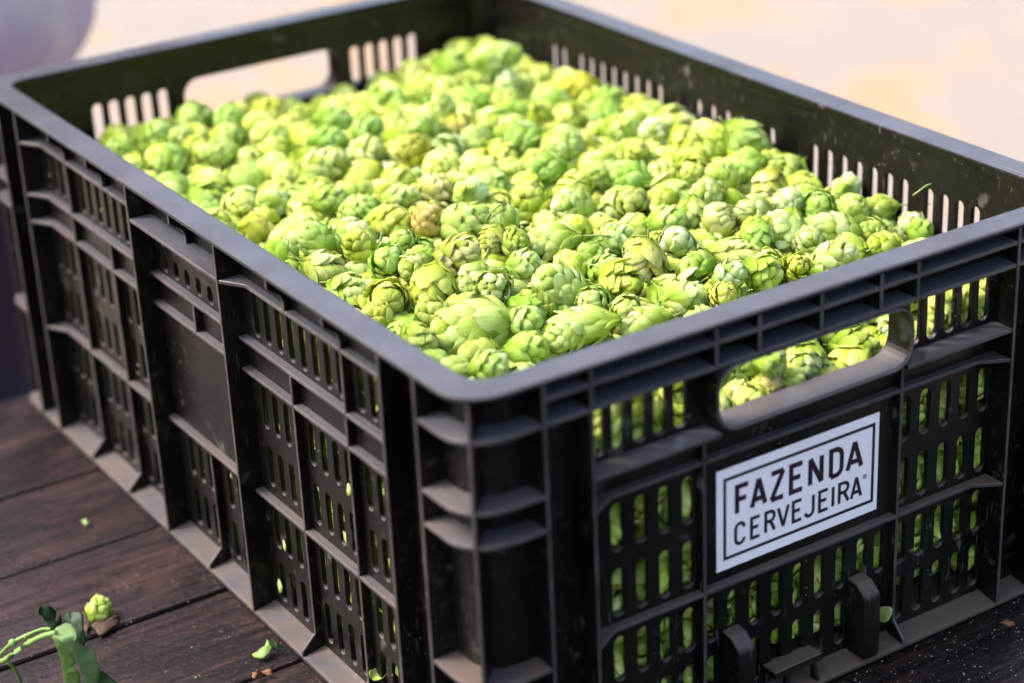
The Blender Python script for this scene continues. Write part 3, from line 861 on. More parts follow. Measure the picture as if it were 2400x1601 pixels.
# cones that can be matched one by one in the photograph: region code, centre, length, width (pixels of the enlarged view), image angle, tint, words
REG = {'a': (700, 400, 3.357), 'b': (1200, 350, 3.357), 'c': (1700, 400, 3.357), 'd': (700, 0, 3.357), 'e': (0, 0, 3.357), 'f': (1200, 0, 1.959), 'g': (1350, 800, 3.357)}
HERO = [
 ('a', 1370, 1250, 640, 420, 12, 'lime', 'largest hop cone, broad and lime green, in the crate corner nearest the viewer'),
 ('a', 1050, 930, 380, 330, 75, 'yellow', 'bright yellow-green hop cone standing up behind the largest cone'),
 ('a', 690, 1010, 330, 300, 999, 'yellow', 'yellow-edged round hop cone beside the left rim seen end on'),
 ('a', 390, 940, 320, 240, -20, 'pale', 'smooth pale hop cone touching the left rim, left of the yellow cones'),
 ('a', 620, 1150, 250, 200, -35, 'yellow', None), ('a', 950, 1330, 300, 210, -35, 'olive', 'blotched yellow-green hop cone at the left rim beside the largest cone'),
 ('a', 1530, 930, 290, 260, 999, 'white', 'whitish hop cone with spread tips just behind the largest cone'),
 ('a', 1380, 860, 260, 240, 60, 'pale', None), ('a', 1880, 1050, 300, 220, -20, 'yellow', 'yellow-green hop cone lying right of the whitish spread cone'),
 ('a', 2050, 930, 440, 320, -35, 'pale', 'long pale yellow hop cone with clear scales, centre front of the heap'),
 ('a', 2000, 550, 410, 270, 8, 'pale', 'long pale hop cone lying flat in sharp focus at the heap centre'),
 ('a', 1300, 410, 430, 280, 15, 'lime', 'long fresh green hop cone beside the brown-tinged one'),
 ('a', 1240, 690, 380, 270, 12, 'dry', 'pinkish dry-edged hop cone lying left of the heap centre'),
 ('a', 1830, 250, 310, 280, -60, 'yellow', None), ('a', 2160, 310, 350, 280, -22, 'white', 'whitish ragged-edged hop cone just behind the long central one'),
 ('a', 1600, 390, 260, 230, -30, 'lime', None), ('a', 1070, 150, 270, 230, 10, 'peach', 'peach-tinged hop cone towards the middle of the heap'),
 ('a', 1350, 190, 300, 220, 999, 'white', 'opened hop cone showing its curled stalk leaves in the heap middle'),
 ('a', 800, 220, 300, 180, 12, 'pale', None), ('a', 480, 290, 280, 180, 12, 'lime', None), ('a', 240, 230, 290, 200, 10, 'pale', None),
 ('a', 170, 570, 380, 250, -42, 'green', 'mint green hop cone slanting down towards the left rim'),
 ('a', 480, 600, 280, 240, -60, 'yellow', None), ('a', 730, 400, 320, 230, 0, 'ochre', 'ochre yellow hop cone with its stalk showing, left half of the heap'),
 ('a', 1020, 400, 250, 240, 80, 'brown', 'brown-scorched hop cone left of the long fresh green one'),
 ('a', 830, 560, 270, 200, 999, 'lime', None), ('a', 920, 750, 270, 200, 25, 'lime', None),
 ('a', 700, 730, 260, 260, 999, 'green', 'green hop cone with its stalk end facing the viewer by the left rim'),
 ('a', 200, 780, 330, 230, -20, 'dry', 'dried loose-scaled hop cone against the left rim'),
 ('a', 1770, 740, 260, 190, 8, 'pale', None), ('a', 1780, 1190, 290, 230, 20, 'green', None), ('a', 1800, 1400, 330, 240, 5, 'green', None),
 ('a', 2100, 1300, 350, 240, 25, 'pale', None), ('a', 1500, 1540, 300, 180, 10, 'white', 'pale hop cone half hidden by the near corner of the rim'),
 ('a', 1700, 570, 220, 200, 20, 'olive', None), ('a', 1540, 540, 210, 180, 70, 'olive', None),
 ('b', 850, 1040, 340, 280, -35, 'yellow', 'plump yellow-green hop cone leaning against the pinkish upright one'),
 ('b', 1040, 900, 360, 290, 82, 'pinkish', 'upright pink-flushed hop cone with its green stalk end down'),
 ('b', 640, 1200, 290, 230, 999, 'lime', None), ('b', 1300, 760, 290, 270, 999, 'white', None),
 ('b', 1220, 560, 290, 200, 8, 'green', None), ('b', 1620, 560, 270, 240, 88, 'pinkish', 'small pink-topped hop cone with a brown nick'),
 ('b', 1890, 490, 300, 230, 20, 'pale', None), ('b', 2160, 660, 330, 320, 72, 'white', 'tall whitish hop cone standing in the right half of the heap'),
 ('b', 1760, 820, 390, 190, -10, 'dry', 'slender ridged cream hop cone with brown edges'),
 ('b', 1460, 920, 270, 220, 10, 'green', None), ('b', 1710, 1000, 280, 210, 30, 'grey', 'greyish leafy hop cone close behind the stickered end'),
 ('b', 1970, 970, 300, 260, -30, 'lime', None), ('b', 2230, 940, 220, 200, 999, 'yellow', None), ('b', 1660, 1160, 250, 180, 999, 'yellow', None),
 ('b', 1360, 1180, 350, 250, 12, 'pale', None), ('b', 900, 1260, 260, 190, 999, 'pale', None),
 ('b', 520, 1410, 600, 280, 12, 'pale', 'big pale hop cone lying along the stickered end, out of focus'),
 ('b', 1050, 1370, 380, 230, 15, 'pale', None), ('b', 720, 180, 250, 240, 60, 'lime', None), ('b', 930, 220, 340, 230, -22, 'green', None),
 ('b', 1420, 180, 230, 220, 999, 'yellow', None), ('b', 1650, 230, 270, 230, -50, 'lime', None),
 ('b', 1850, 140, 260, 250, 20, 'green', 'smooth bright green round hop cone right of the heap centre'),
 ('b', 2020, 280, 280, 240, 75, 'peach', 'peach and cream hop cone with a green collar'),
 ('b', 940, 440, 270, 250, 999, 'olive', None), ('b', 1180, 410, 250, 210, 20, 'yellow', None), ('b', 1410, 510, 270, 220, 85, 'lime', None),
 ('b', 1530, 350, 250, 210, 20, 'pale', None), ('b', 2170, 420, 240, 200, 60, 'white', None), ('b', 1930, 680, 230, 220, 88, 'green', None),
 ('b', 260, 150, 300, 200, 10, 'green', None), ('b', 820, 700, 250, 200, 10, 'grey', None), ('b', 120, 1270, 300, 220, -30, 'green', None),
 ('c', 730, 280, 260, 240, 999, 'green', 'round green hop cone, stalk end up, near the right rear wall'),
 ('c', 990, 320, 270, 230, 85, 'lime', None), ('c', 890, 470, 390, 230, -22, 'pale', 'long cream hop cone lying behind the stickered end, right of centre'),
 ('c', 660, 570, 230, 220, 999, 'white', None), ('c', 850, 680, 380, 220, 18, 'white', 'large whitish hop cone touching the stickered end'),
 ('c', 1070, 110, 300, 190, 999, 'white', 'loose papery white hop cone by the right wall slots'),
 ('c', 1370, 250, 300, 190, 10, 'olive', 'olive hop cone with a long thin stalk pointing at the right wall'),
 ('c', 1470, 450, 230, 220, 999, 'white', None), ('c', 1660, 430, 200, 150, 0, 'green', 'dark green hop cone farthest into the right front corner'),
 ('c', 1160, 480, 220, 180, 20, 'lime', None), ('c', 480, 250, 230, 190, 30, 'white', None), ('c', 1240, 590, 240, 160, 10, 'yellow', None),
 ('c', 260, 480, 260, 230, 20, 'yellow', None), ('c', 430, 480, 320, 280, 75, 'white', None),
 ('d', 1550, 450, 400, 240, 12, 'lime', 'highest hop cone, clear green, in the far corner of the crate'),
 ('d', 1470, 600, 260, 200, 20, 'lime', None), ('d', 1210, 520, 270, 200, -20, 'green', None), ('d', 1640, 690, 290, 180, 85, 'white', None),
 ('d', 1350, 790, 300, 180, 0, 'green', None), ('d', 1120, 870, 300, 180, 82, 'pale', None), ('d', 1000, 1060, 290, 260, -50, 'lime', None),
 ('d', 1910, 920, 200, 180, 999, 'yellow', None), ('d', 2190, 690, 320, 210, 10, 'bright', 'yellow hop cone with a sunbeam painted into its colour near the far right wall'),
 ('d', 270, 950, 300, 200, 0, 'green', None), ('d', 540, 1010, 240, 190, 20, 'green', None), ('d', 230, 1100, 290, 180, 10, 'green', None),
 ('d', 680, 820, 320, 260, 20, 'green', None), ('d', 1780, 1080, 300, 230, 10, 'green', None), ('d', 2080, 1150, 340, 290, -40, 'pale', None),
 ('d', 200, 1310, 390, 260, 20, 'pale', None), ('d', 540, 1200, 260, 220, 30, 'pale', None), ('d', 900, 1200, 290, 260, -30, 'ochre', None),
 ('e', 1530, 950, 270, 260, 999, 'green', 'vivid green round hop cone beside the far left slots'),
 ('e', 1790, 930, 210, 190, 30, 'green', None), ('e', 1240, 1090, 280, 240, 70, 'green', None), ('e', 1430, 1080, 180, 150, 30, 'pale', None),
 ('e', 1830, 1080, 270, 200, 999, 'lime', None), ('e', 2120, 900, 290, 240, 20, 'ochre', None), ('e', 1720, 1200, 300, 190, 10, 'lime', None),
 ('e', 1350, 1270, 280, 220, 30, 'green', None), ('e', 1860, 740, 220, 180, 30, 'olive', None), ('e', 930, 1180, 220, 160, 30, 'green', None),
 ('f', 1080, 640, 220, 170, -35, 'lime', 'high hop cone against the right wall slots'),
 ('f', 840, 570, 230, 180, -15, 'pale', 'big knobbly hop cone near the middle of the right wall'),
 ('f', 490, 590, 170, 120, 0, 'lime', None), ('f', 650, 620, 150, 130, 80, 'white', None), ('f', 620, 490, 140, 120, 20, 'yellow', None),
 ('f', 530, 440, 150, 110, 10, 'green', None), ('f', 740, 500, 130, 110, 20, 'green', None), ('f', 570, 700, 120, 110, 999, 'yellow', None),
 ('g', 1270, 440, 310, 220, 10, 'pinkish', 'blush pale hop cone seen through the left end of the handle opening'),
 ('g', 1530, 350, 240, 190, 999, 'peach', 'peach hop cone seen through the handle opening, left of its middle'),
 ('g', 1530, 150, 190, 140, 10, 'lime', 'small lime hop cone just under the top edge of the handle opening'),
 ('g', 1820, 150, 300, 280, 65, 'pale', 'plump pale hop cone in the middle of the handle opening'),
 ('g', 2205, 60, 420, 290, -8, 'lime', 'long lime hop cone filling the right part of the handle opening'),
 ('g', 2490, -110, 260, 160, 85, 'white', 'whitish hop cone at the right end of the handle opening'),
 ('f', 245, 670, 150, 120, 60, 'pale', None), ('f', 430, 520, 150, 130, 70, 'green', None),
]
TINT = {'lime': (0.95, 1.02, 0.72), 'green': (0.80, 1.0, 0.62), 'pale': (1.02, 1.06, 0.95), 'white': (1.08, 1.12, 1.25), 'yellow': (1.04, 1.0, 0.50),
        'olive': (0.84, 0.84, 0.52), 'dry': (1.08, 0.98, 0.9), 'peach': (1.18, 0.95, 0.95), 'pinkish': (1.12, 0.98, 1.05), 'ochre': (1.06, 0.92, 0.5),
        'brown': (1.05, 0.72, 0.55), 'grey': (0.82, 0.90, 1.0), 'bright': (1.35, 1.15, 0.35)}  # the last tint paints a sunbeam into the cone's colour
WORD = {'lime': 'lime green', 'green': 'mid green', 'pale': 'pale green', 'white': 'whitish green', 'yellow': 'yellow-green', 'olive': 'olive', 'dry': 'dry-edged cream',
        'peach': 'peach-tinged', 'pinkish': 'pink-flushed', 'ochre': 'ochre', 'brown': 'brown-tinged', 'grey': 'grey-green', 'bright': 'bright yellow'}

cones = []      # dict(c=centre, ax=axis, L, R, tint, label)
def clampwall(c, rad, ax=Vector((0, 0, 1)), Ln=0.0):
    c = Vector(c)
    ex, ey = (max(rad, abs(ax[i]) * Ln * 0.5 + rad * 0.35) * 1.02 for i in (0, 1))
    c.x = min(max(c.x, VI + ex), W - VI - ex)
    c.y = min(max(c.y, VI + ey), L - VI - ey)
    return c
for reg, zx, zy, zl, zw, ang, ti, lab in HERO:
    ox, oy, s = REG[reg]
    px, py = ox + zx / s, oy + zy / s
    lp, wp = zl / s, zw / s
    z = -0.035
    for _ in range(8):
        p = bp(px, py, 2, z)
        dep = (p - CAM_POS).dot(CF)
        rad = wp * dep / FPX / 2
        z = surf(p.x, p.y) - rad * 0.75
    p = bp(px, py, 2, z)
    if reg == 'g':
        rad = wp * 0.93 / FPX / 2; dep = 0.98
        p = bp(px, py, 1, VI + 0.009 + rad)
    if lab and 'highest hop' in lab: p = bp(px, py, 2, -0.021)
    if lab and 'high hop cone against' in lab: p = bp(px, py, 0, 0.362)
    rr = min(max(rad * 1.10, 0.0075), 0.0185)
    if lab and ('highest hop' in lab or 'high hop cone against' in lab): rr *= 0.82
    Ln = min(max(lp * dep / FPX * 1.06, rr * 2.2), 0.048)
    if ang == 999:
        ax = (-CF * 0.9 + Vector((rnd.uniform(-.4, .4), rnd.uniform(-.4, .4), rnd.uniform(-.2, .5)))).normalized()
        if rnd.random() < 0.35: ax = -ax
        Ln = rr * 2.5
    else:
        a = math.radians(ang)
        ax = (CR * math.cos(a) - CD * math.sin(a) + CF * rnd.uniform(-0.35, 0.35)).normalized()
        if rnd.random() < 0.4: ax = -ax
    cones.append(dict(c=clampwall(p, rr, ax, Ln), ax=ax, L=Ln, R=rr, tint=ti, label=lab, hero=True, force=(reg == 'g')))

NH = len(cones)
C = np.array([list(d['c']) for d in cones]); RR = np.array([d['R'] for d in cones])
TN = ['lime', 'green', 'pale', 'pale', 'lime', 'yellow', 'lime', 'green', 'green', 'pale', 'white', 'lime', 'olive', 'pale', 'green', 'lime', 'dry', 'pale', 'ochre']
def try_add(x, y, sink, k, rmin, rmax):
    global C, RR
    if y < 0.05 and 0.12 < x < 0.285: return False       # the handle opening looks straight at the cones named above
    rr = rnd.uniform(rmin, rmax)
    z = surf(x, y) - rr * 0.75 - sink + rnd.uniform(-0.004, 0.003)
    d = np.sqrt(((C - np.array([x, y, z])) ** 2 * np.array([1, 1, 0.8])).sum(1))
    if (d < k * (RR + rr)).any(): return False
    a = rnd.uniform(0, 2 * PI); tz = rnd.gauss(0, 0.45)
    ax = Vector((math.cos(a), math.sin(a), tz)).normalized()
    Ln = rr * rnd.uniform(2.2, 2.9)
    p = clampwall((x, y, z), rr, ax, Ln)
    cones.append(dict(c=p, ax=ax, L=Ln, R=rr, tint=rnd.choice(TN), label=None, hero=False))
    C = np.vstack([C, list(p)]); RR = np.append(RR, rr)
    return True
for k, n, sink in ((1.0, 6000, 0.006), (0.92, 8000, 0.009), (0.82, 8000, 0.014)):
    for _ in range(n):
        try_add(rnd.uniform(0.02, W - 0.02), rnd.uniform(0.02, L - 0.02), sink, k, 0.0086, 0.0116)

def hidden(c):
    """does the rim of the near end or the left side hide this point"""
    d = CAM_POS - c
    for ax, lim, lo, hi in ((1, VI, 0, W), (0, VI, 0, L)):
        if CAM_POS[ax] < lim < c[ax]:
            t = (lim - c[ax]) / d[ax]
            q = c + d * t
            o = q.x if ax == 1 else q.y
            if lo < o < hi and q.z < -0.002:
                if ax == 1 and HX0 < q.x < HX1 and HZ0 < q.z < HZ1: return False
                return True
    return False
for d in cones:
    px, py, z = proj(d['c'])
    d['px'] = FPX * d['R'] * 2 / z
    top = d['c'] + Vector((0, 0, d['R'] * 0.9))
    d['vis'] = (-60 < px < 2460 and -60 < py < 1660) and (d.get('force') or not hidden(top))
    d['pp'] = (px, py)
vis = sorted([d for d in cones if d['vis']], key=lambda d: (not d['hero'], -d['px']))
single = vis[:300]
ids = {id(d) for d in single}
rest = [d for d in cones if id(d) not in ids]
for d in single: d['sharp'] = abs((d['c'] - CAM_POS).dot(CF) - 1.10)
split = set(id(d) for d in sorted(single, key=lambda d: (-(d['px'] / (1 + 9 * d['sharp']))))[:80])

# labels: rows counted from the stickered end, places counted from the left wall
ORD = ['first', 'second', 'third', 'fourth', 'fifth', 'sixth', 'seventh', 'eighth', 'ninth', 'tenth', 'eleventh', 'twelfth', 'thirteenth', 'fourteenth', 'fifteenth', 'sixteenth',
       'seventeenth', 'eighteenth', 'nineteenth', 'twentieth', 'twenty-first', 'twenty-second', 'twenty-third', 'twenty-fourth', 'twenty-fifth', 'twenty-sixth', 'twenty-seventh', 'twenty-eighth', 'twenty-ninth', 'thirtieth', 'thirty-first', 'thirty-second', 'thirty-third', 'thirty-fourth']
single.sort(key=lambda d: d['c'].y)
rows = {}
for d in single: rows.setdefault(int((d['c'].y - 0.017) / 0.0175), []).append(d)
for ri, (rk, row) in enumerate(sorted(rows.items())):
    row.sort(key=lambda d: d['c'].x)
    for i, d in enumerate(row):
        if not d['label']:
            size = 'plump' if d['R'] > 0.0125 else ('small' if d['R'] < 0.0105 else 'medium')
            d['label'] = f"{size} {WORD[d['tint']]} hop cone, {ORD[min(ri, 33)]} row from the stickered end, {ORD[min(i, 33)]} from left wall"

def frame_of(d, spin):
    q = d['ax'].to_track_quat('Z', 'Y')
    from_z = Matrix.Rotation(spin, 4, 'Z')
    M = q.to_matrix().to_4x4() @ from_z
    S = Matrix.Diagonal((d['R'] / 0.385 * 0.95, d['R'] / 0.385 * 0.95, d['L'], 1))
    base = d['c'] - d['ax'] * (d['L'] * 0.5)
    return Matrix.Translation(base) @ M @ S
GROUP = 'hop cones heaped in the crate'
for n, d in enumerate(single):
    lab = d['label']
    k = rnd.randrange(NV)
    if 'highest' in lab or 'high hop' in lab: k = 7
    if 'opened' in lab or 'loose' in lab or 'spread' in lab: k = 6
    if 'long thin stalk' in lab: k = 9
    elif k == 9 and rnd.random() < 0.6: k = 3
    parts, core, stem, one = VAR[k]
    mw = frame_of(d, rnd.uniform(0, 2 * PI))
    j = rnd.uniform(0.88, 1.08)
    col = tuple(x * j * rnd.uniform(0.96, 1.04) for x in TINT[d['tint']]) + (1,)
    if id(d) in split:
        root = bpy.data.objects.new('hop_cone', None); root.empty_display_size = 0.01
        COL.objects.link(root); root.matrix_world = mw
        for me in parts:
            o = bpy.data.objects.new('bract', me); COL.objects.link(o); o.parent = root; o.color = col
        for nm, me in (('core', core), ('stem', stem)):
            o = bpy.data.objects.new(nm, me); COL.objects.link(o); o.parent = root; o.color = col
    else:
        root = bpy.data.objects.new('hop_cone', one); COL.objects.link(root); root.matrix_world = mw; root.color = col
    tag(root, lab, 'hop cone', GROUP)

# everything that cannot be picked out singly: farther and deeper cones, the layer pressed against the slots
mass = list(rest)
def wall_cone(x, y, z, rr, nx=1.0, ny=1.0):
    a = Vector((rnd.gauss(0, nx), rnd.gauss(0, ny), rnd.gauss(0, 1))).normalized()
    Lh = rr * rnd.uniform(2.1, 2.6)
    if y < 0.05 and 0.12 < x < 0.285 and z > -0.064: return
    ex, ey = (max(rr * 0.94, abs(a[i]) * Lh * 0.5 + rr * 0.35) for i in (0, 1))
    x = min(max(x, VI + ex), W - VI - ex); y = min(max(y, VI + ey), L - VI - ey)
    for cx, cy in ((0, 0), (W, 0), (0, L), (W, L)):
        if abs(x - cx) < 0.034 and abs(y - cy) < 0.034: return
    mass.append(dict(c=Vector((x, y, z)), ax=a, L=Lh, R=rr, tint=rnd.choice(TN)))
zb = -0.212
def rows_along(length, fn, skip=1):
    for lay, off in ((0, 0.010), (1, 0.026)):
        z = -0.044
        while z > zb + 0.008:
            s = 0.025 + rnd.uniform(0, 0.008)
            while s < length - 0.025:
                rr = rnd.uniform(0.0095, 0.0120)
                x, y = fn(s, VI + off + rnd.uniform(-0.001, 0.003))
                flat = 0.2 if lay == 0 else 1.0
                nrm = fn(1.0, flat)
                wall_cone(x, y, z + rnd.uniform(-0.004, 0.004), rr, nrm[0], nrm[1])
                s += 0.0215
            z -= 0.0195
rows_along(L, lambda s, v: (v, s))
rows_along(W, lambda s, v: (s, v))
# second layer just under the surface
x = 0.03
while x < W - 0.03:
    y = 0.03
    while y < L - 0.03:
        wall_cone(x + rnd.uniform(-.004, .004), y + rnd.uniform(-.004, .004), surf(x, y) - 0.028 + rnd.uniform(-.003, .003), 0.0115)
        y += 0.022
    x += 0.022
VV, FF, UU, TT = [], [], [], []
off = 0
for d in mass:
    near = d['c'].x < VI + 0.022 or d['c'].y < VI + 0.022 or d['c'].z > -0.062
    V, U, F, T = LOW[rnd.randrange(6) + (6 if near else 0)]
    M = np.array(frame_of(d, rnd.uniform(0, 2 * PI)))
    P = V @ M[:3, :3].T + M[:3, 3]
    VV.append(P); UU.append(np.array(U))
    t = T.copy(); tn = TINT[d['tint']]
    t[:, 0] = np.clip(t[:, 0] * 0.8 + (0.3 if d['tint'] in ('pale', 'white', 'dry') else 0.0), 0, 1)
    t[:, 1] = np.clip(t[:, 1] + (0.5 if d['tint'] in ('ochre', 'dry', 'brown') else 0.0), 0, 1)
    TT.append(t)
    FF.append(np.array(F) + off); off += len(V)
VV = np.vstack(VV); FF = np.vstack(FF)
me = bpy.data.meshes.new('hop_mass')
me.from_pydata(VV.tolist(), [], FF.tolist())
me.polygons.foreach_set('use_smooth', [True] * len(me.polygons))
add_attrs(me, np.vstack(UU), np.vstack(TT))
me.update()
o = link('hop_mass', me, None, M_BRACT)
o.color = (1.30, 1.25, 0.85, 1)
tag(o, 'packed mass of green hop cones deeper in the crate and behind its slots', 'hops', None, 'stuff')
# loose stalks and torn scales strewn over the heap
V, U, F, T, MI = [], [], [], [], []
r9 = random.Random(77)
def top_z(x, y):
    b = -1.0
    for d in cones:
        q = (d['c'].x - x) ** 2 + (d['c'].y - y) ** 2
        if q < (d['R'] * 1.1) ** 2: b = max(b, d['c'].z + math.sqrt(max(d['R'] ** 2 - q, 0)))
    return b if b > -0.9 else surf(x, y)
for k in range(70):
    x, y = r9.uniform(0.03, W - 0.03), r9.uniform(0.03, L - 0.03)
    vs, uv, fs = bract_geo(r9, 0.1, 0.0, 0.5, 0.34, r9.uniform(0, 0.3), 1.0, 0.385, 4, 5, 0)
    Sc = Matrix.Diagonal((0.024, 0.024, 0.024 * r9.uniform(0.8, 1.2), 1))
    Mt = Matrix.Translation((x, y, top_z(x, y) - 0.004)) @ Matrix.Rotation(r9.uniform(0, 6.3), 4, 'Z') @ Matrix.Rotation(r9.uniform(-1.9, -1.1), 4, 'Y') @ Sc @ Matrix.Translation((-0.36, 0, -0.35))
    o_ = len(V)
    V += [tuple(Mt @ Vector(q)) for q in vs]; U += uv; T += [(r9.random(), r9.random(), r9.random(), 1)] * len(vs)
    F += [tuple(i + o_ for i in f) for f in fs]; MI += [0] * len(fs)
def loose_stalk(a, b, sag, rad=0.00055):
    a, b = Vector(a), Vector(b)
    pts = [a.lerp(b, t) + Vector((0, 0, sag * math.sin(PI * t))) + Vector((0.0012 * math.sin(5 * t), 0, 0)) for t in (0, .25, .5, .75, 1)]
    vs, fs = tube(pts, [rad] * 5, 5)
    o_ = len(V)
    V.extend(vs); U.extend([(0.5, 0.5)] * len(vs)); T.extend([(0.5, 0.3, 0.3, 1)] * len(vs))
    F.extend([tuple(i + o_ for i in f) for f in fs]); MI.extend([1] * len(fs))
for k in range(36):
    x, y = r9.uniform(0.03, W - 0.04), r9.uniform(0.03, L - 0.04)
    a = r9.uniform(0, 6.3); ln = r9.uniform(0.010, 0.026)
    x2, y2 = min(max(x + ln * math.cos(a), 0.022), W - 0.022), min(max(y + ln * math.sin(a), 0.022), L - 0.022)
    loose_stalk((x, y, top_z(x, y) + 0.0004), (x2, y2, top_z(x2, y2) + r9.uniform(0, 0.003)), r9.uniform(0, 0.003))
loose_stalk(bp(2140, 458, 0, 0.352), bp(2186, 430, 0, 0.366), 0.001)
loose_stalk(bp(1345, 432, 2, -0.020), bp(1375, 415, 2, -0.018), 0.001)
loose_stalk(bp(668, 560, 2, -0.030), bp(680, 590, 2, -0.034), 0.002)
loose_stalk(bp(882, 578, 2, -0.026), bp(900, 545, 2, -0.020), 0.001, 0.0008)
me = mesh_of('loose_stalks', V, F, True); add_attrs(me, U, T)
me.materials.append(M_BRACT); me.materials.append(M_STEM)
me.polygons.foreach_set('material_index', MI)
o = link('loose_stalks', me); o.color = (1, 1, 0.9, 1)
tag(o, 'loose thin stalks and torn scales strewn over the hop heap', 'stalks', None, 'stuff')
# solid core added to block light through the heap, shade painted dark
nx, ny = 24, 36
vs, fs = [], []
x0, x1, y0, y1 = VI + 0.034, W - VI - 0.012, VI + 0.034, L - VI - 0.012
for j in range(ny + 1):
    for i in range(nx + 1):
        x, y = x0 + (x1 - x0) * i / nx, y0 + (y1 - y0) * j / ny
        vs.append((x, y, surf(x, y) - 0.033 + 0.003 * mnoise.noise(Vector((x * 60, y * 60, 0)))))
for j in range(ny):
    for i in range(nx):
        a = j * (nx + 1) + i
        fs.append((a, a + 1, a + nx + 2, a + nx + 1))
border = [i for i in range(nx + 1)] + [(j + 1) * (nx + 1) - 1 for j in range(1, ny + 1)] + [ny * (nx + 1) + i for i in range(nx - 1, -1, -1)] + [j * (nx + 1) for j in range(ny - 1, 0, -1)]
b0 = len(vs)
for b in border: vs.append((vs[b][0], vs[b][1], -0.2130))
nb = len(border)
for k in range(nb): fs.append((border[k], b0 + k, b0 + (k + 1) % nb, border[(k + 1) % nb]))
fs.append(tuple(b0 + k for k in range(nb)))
o = link('heap_light_block', mesh_of('heap_light_block', vs, fs, True), None, M_HEAP)
tag(o, 'solid core added below the visible hop cones, its shade painted dark', 'hops', None, 'stuff')

# loose scales poking out of the slots or lying on the ledges
def petal(name, loc, size, rot, mat, label, cat='hop scale', seed=1):
    r = random.Random(seed)
    vs, uv, fs = [], [], []
    nu, nv = 6, 8
    for j in range(nv + 1):
        v = j / nv
        sh = max(math.sin(PI * (0.06 + 0.90 * v ** 0.85)), 0.02) ** 0.8
        for i in range(nu + 1):
            u = 2 * i / nu - 1
            vs.append((u * 0.36 * sh, v, 0.22 * u * u * sh + 0.25 * v * v - 0.1 * v + 0.02 * r.uniform(-1, 1)))
            uv.append(((u + 1) / 2, v))
    for j in range(nv):
        for i in range(nu):
            a = j * (nu + 1) + i
            fs.append((a, a + 1, a + nu + 2, a + nu + 1))
    bm = bmesh.new()
    me = mesh_of(name, vs, fs, True)
    bm.from_mesh(me)
    bmesh.ops.solidify(bm, geom=bm.faces[:], thickness=0.03)
    bm.to_mesh(me); bm.free()
    ul = me.uv_layers.new(name='UVMap')
    for lp in me.loops:
        c = me.vertices[lp.vertex_index].co
        ul.data[lp.index].uv = (min(max(c.x + 0.5, 0), 1), min(max(c.y, 0), 1))
    ca = me.color_attributes.new('tint', 'FLOAT_COLOR', 'POINT')
    for dd in ca.data: dd.color = (0.55, 0.2, 0.2, 1)
    me.polygons.foreach_set('use_smooth', [True] * len(me.polygons))
    o = link(name, me, None, mat)
    o.location = loc; o.scale = (size,) * 3; o.rotation_euler = tuple(math.radians(a) for a in rot)
    o.color = (1, 1, 1, 1)
    tag(o, label, cat)
    return o
petal('hop_scale', (0.2520, 0.0085, -0.2065), 0.011, (70, 40, -80), M_BRACT, 'green hop scale sticking out beside the right locating block')
petal('hop_scale', bp(668, 1292, 0, 0.0125), 0.0062, (80, 20, 70), M_BRACT, 'small green hop scale poking from a middle slot of the left wall', seed=2)
petal('hop_scale', bp(656, 1390, 0, 0.0118), 0.0080, (84, 12, 75), M_BRACT, 'pale hop scale hanging from a low slot of the left wall', seed=3)
petal('hop_scale', bp(872, 1592, 0, 0.0100), 0.0120, (35, 30, -60), M_BRACT, 'pale hop scale lying on the foot ledge near the front corner', seed=4)
petal('hop_scale', bp(816, 1162, 0, 0.0130), 0.0065, (88, 5, 80), M_BRACT, 'tiny pale hop scale stuck between two slots of the left wall', seed=5)

# ------------------------------------------------------------------ things lying on the table
def cone_on_table(loc, Ln, R, ax, tint, label, k):
    d = dict(c=Vector(loc), ax=Vector(ax).normalized(), L=Ln, R=R)
    parts, core, stem, one = VAR[k]
    root = bpy.data.objects.new('hop_cone', None); root.empty_display_size = 0.01
    COL.objects.link(root); root.matrix_world = frame_of(d, 0.7)
    col = TINT[tint] + (1,)
    for me in parts + [core, stem]:
        o = bpy.data.objects.new('bract' if me in parts else me.name.split('.')[0], me); COL.objects.link(o); o.parent = root; o.color = col
    tag(root, label, 'hop cone')
p = bp(232, 1427, 2, ZT + 0.0060)
cone_on_table(p, 0.015, 0.0064, (0.7, 0.3, 0.5), 'lime', 'single small hop cone lying alone on the dark planks', 6)
# crumpled brown leaf bits under it
def crumple(name, pts, mat, label, cat, seed, th=0.0006):
    bm = bmesh.new()
    r = random.Random(seed)
    c = sum((Vector(q) for q in pts), Vector()) / len(pts)
    vc = bm.verts.new(c + Vector((0, 0, 0.0012)))
    ring_ = [bm.verts.new(q) for q in pts]
    n = len(ring_)
    for i in range(n): bm.faces.new((vc, ring_[i], ring_[(i + 1) % n]))
    bmesh.ops.subdivide_edges(bm, edges=bm.edges[:], cuts=3, use_grid_fill=True)
    for v in bm.verts:
        nz = mnoise.noise(v.co * 260 + Vector((seed, 0, 0)))
        v.co.z += 0.0011 * (nz + 0.3)
        v.co.z = max(v.co.z, ZT + 0.0004)
        v.co.x += 0.0012 * mnoise.noise(v.co * 400)
    bmesh.ops.solidify(bm, geom=bm.faces[:], thickness=th)
    me = bpy.data.meshes.new(name); bm.to_mesh(me); bm.free()
    me.polygons.foreach_set('use_smooth', [True] * len(me.polygons))
    o = link(name, me, None, mat)
    tag(o, label, cat)
    return o
def tp(px, py, h=0.0006): return bp(px, py, 2, ZT + h)
crumple('dry_leaf', [tp(215, 1468), tp(240, 1452), tp(272, 1443, .004), tp(283, 1448, .002), tp(272, 1470), tp(250, 1485), tp(232, 1492)], M_DRY, 'crumpled brown leaf under the lone hop cone', 'dry leaf', 3)
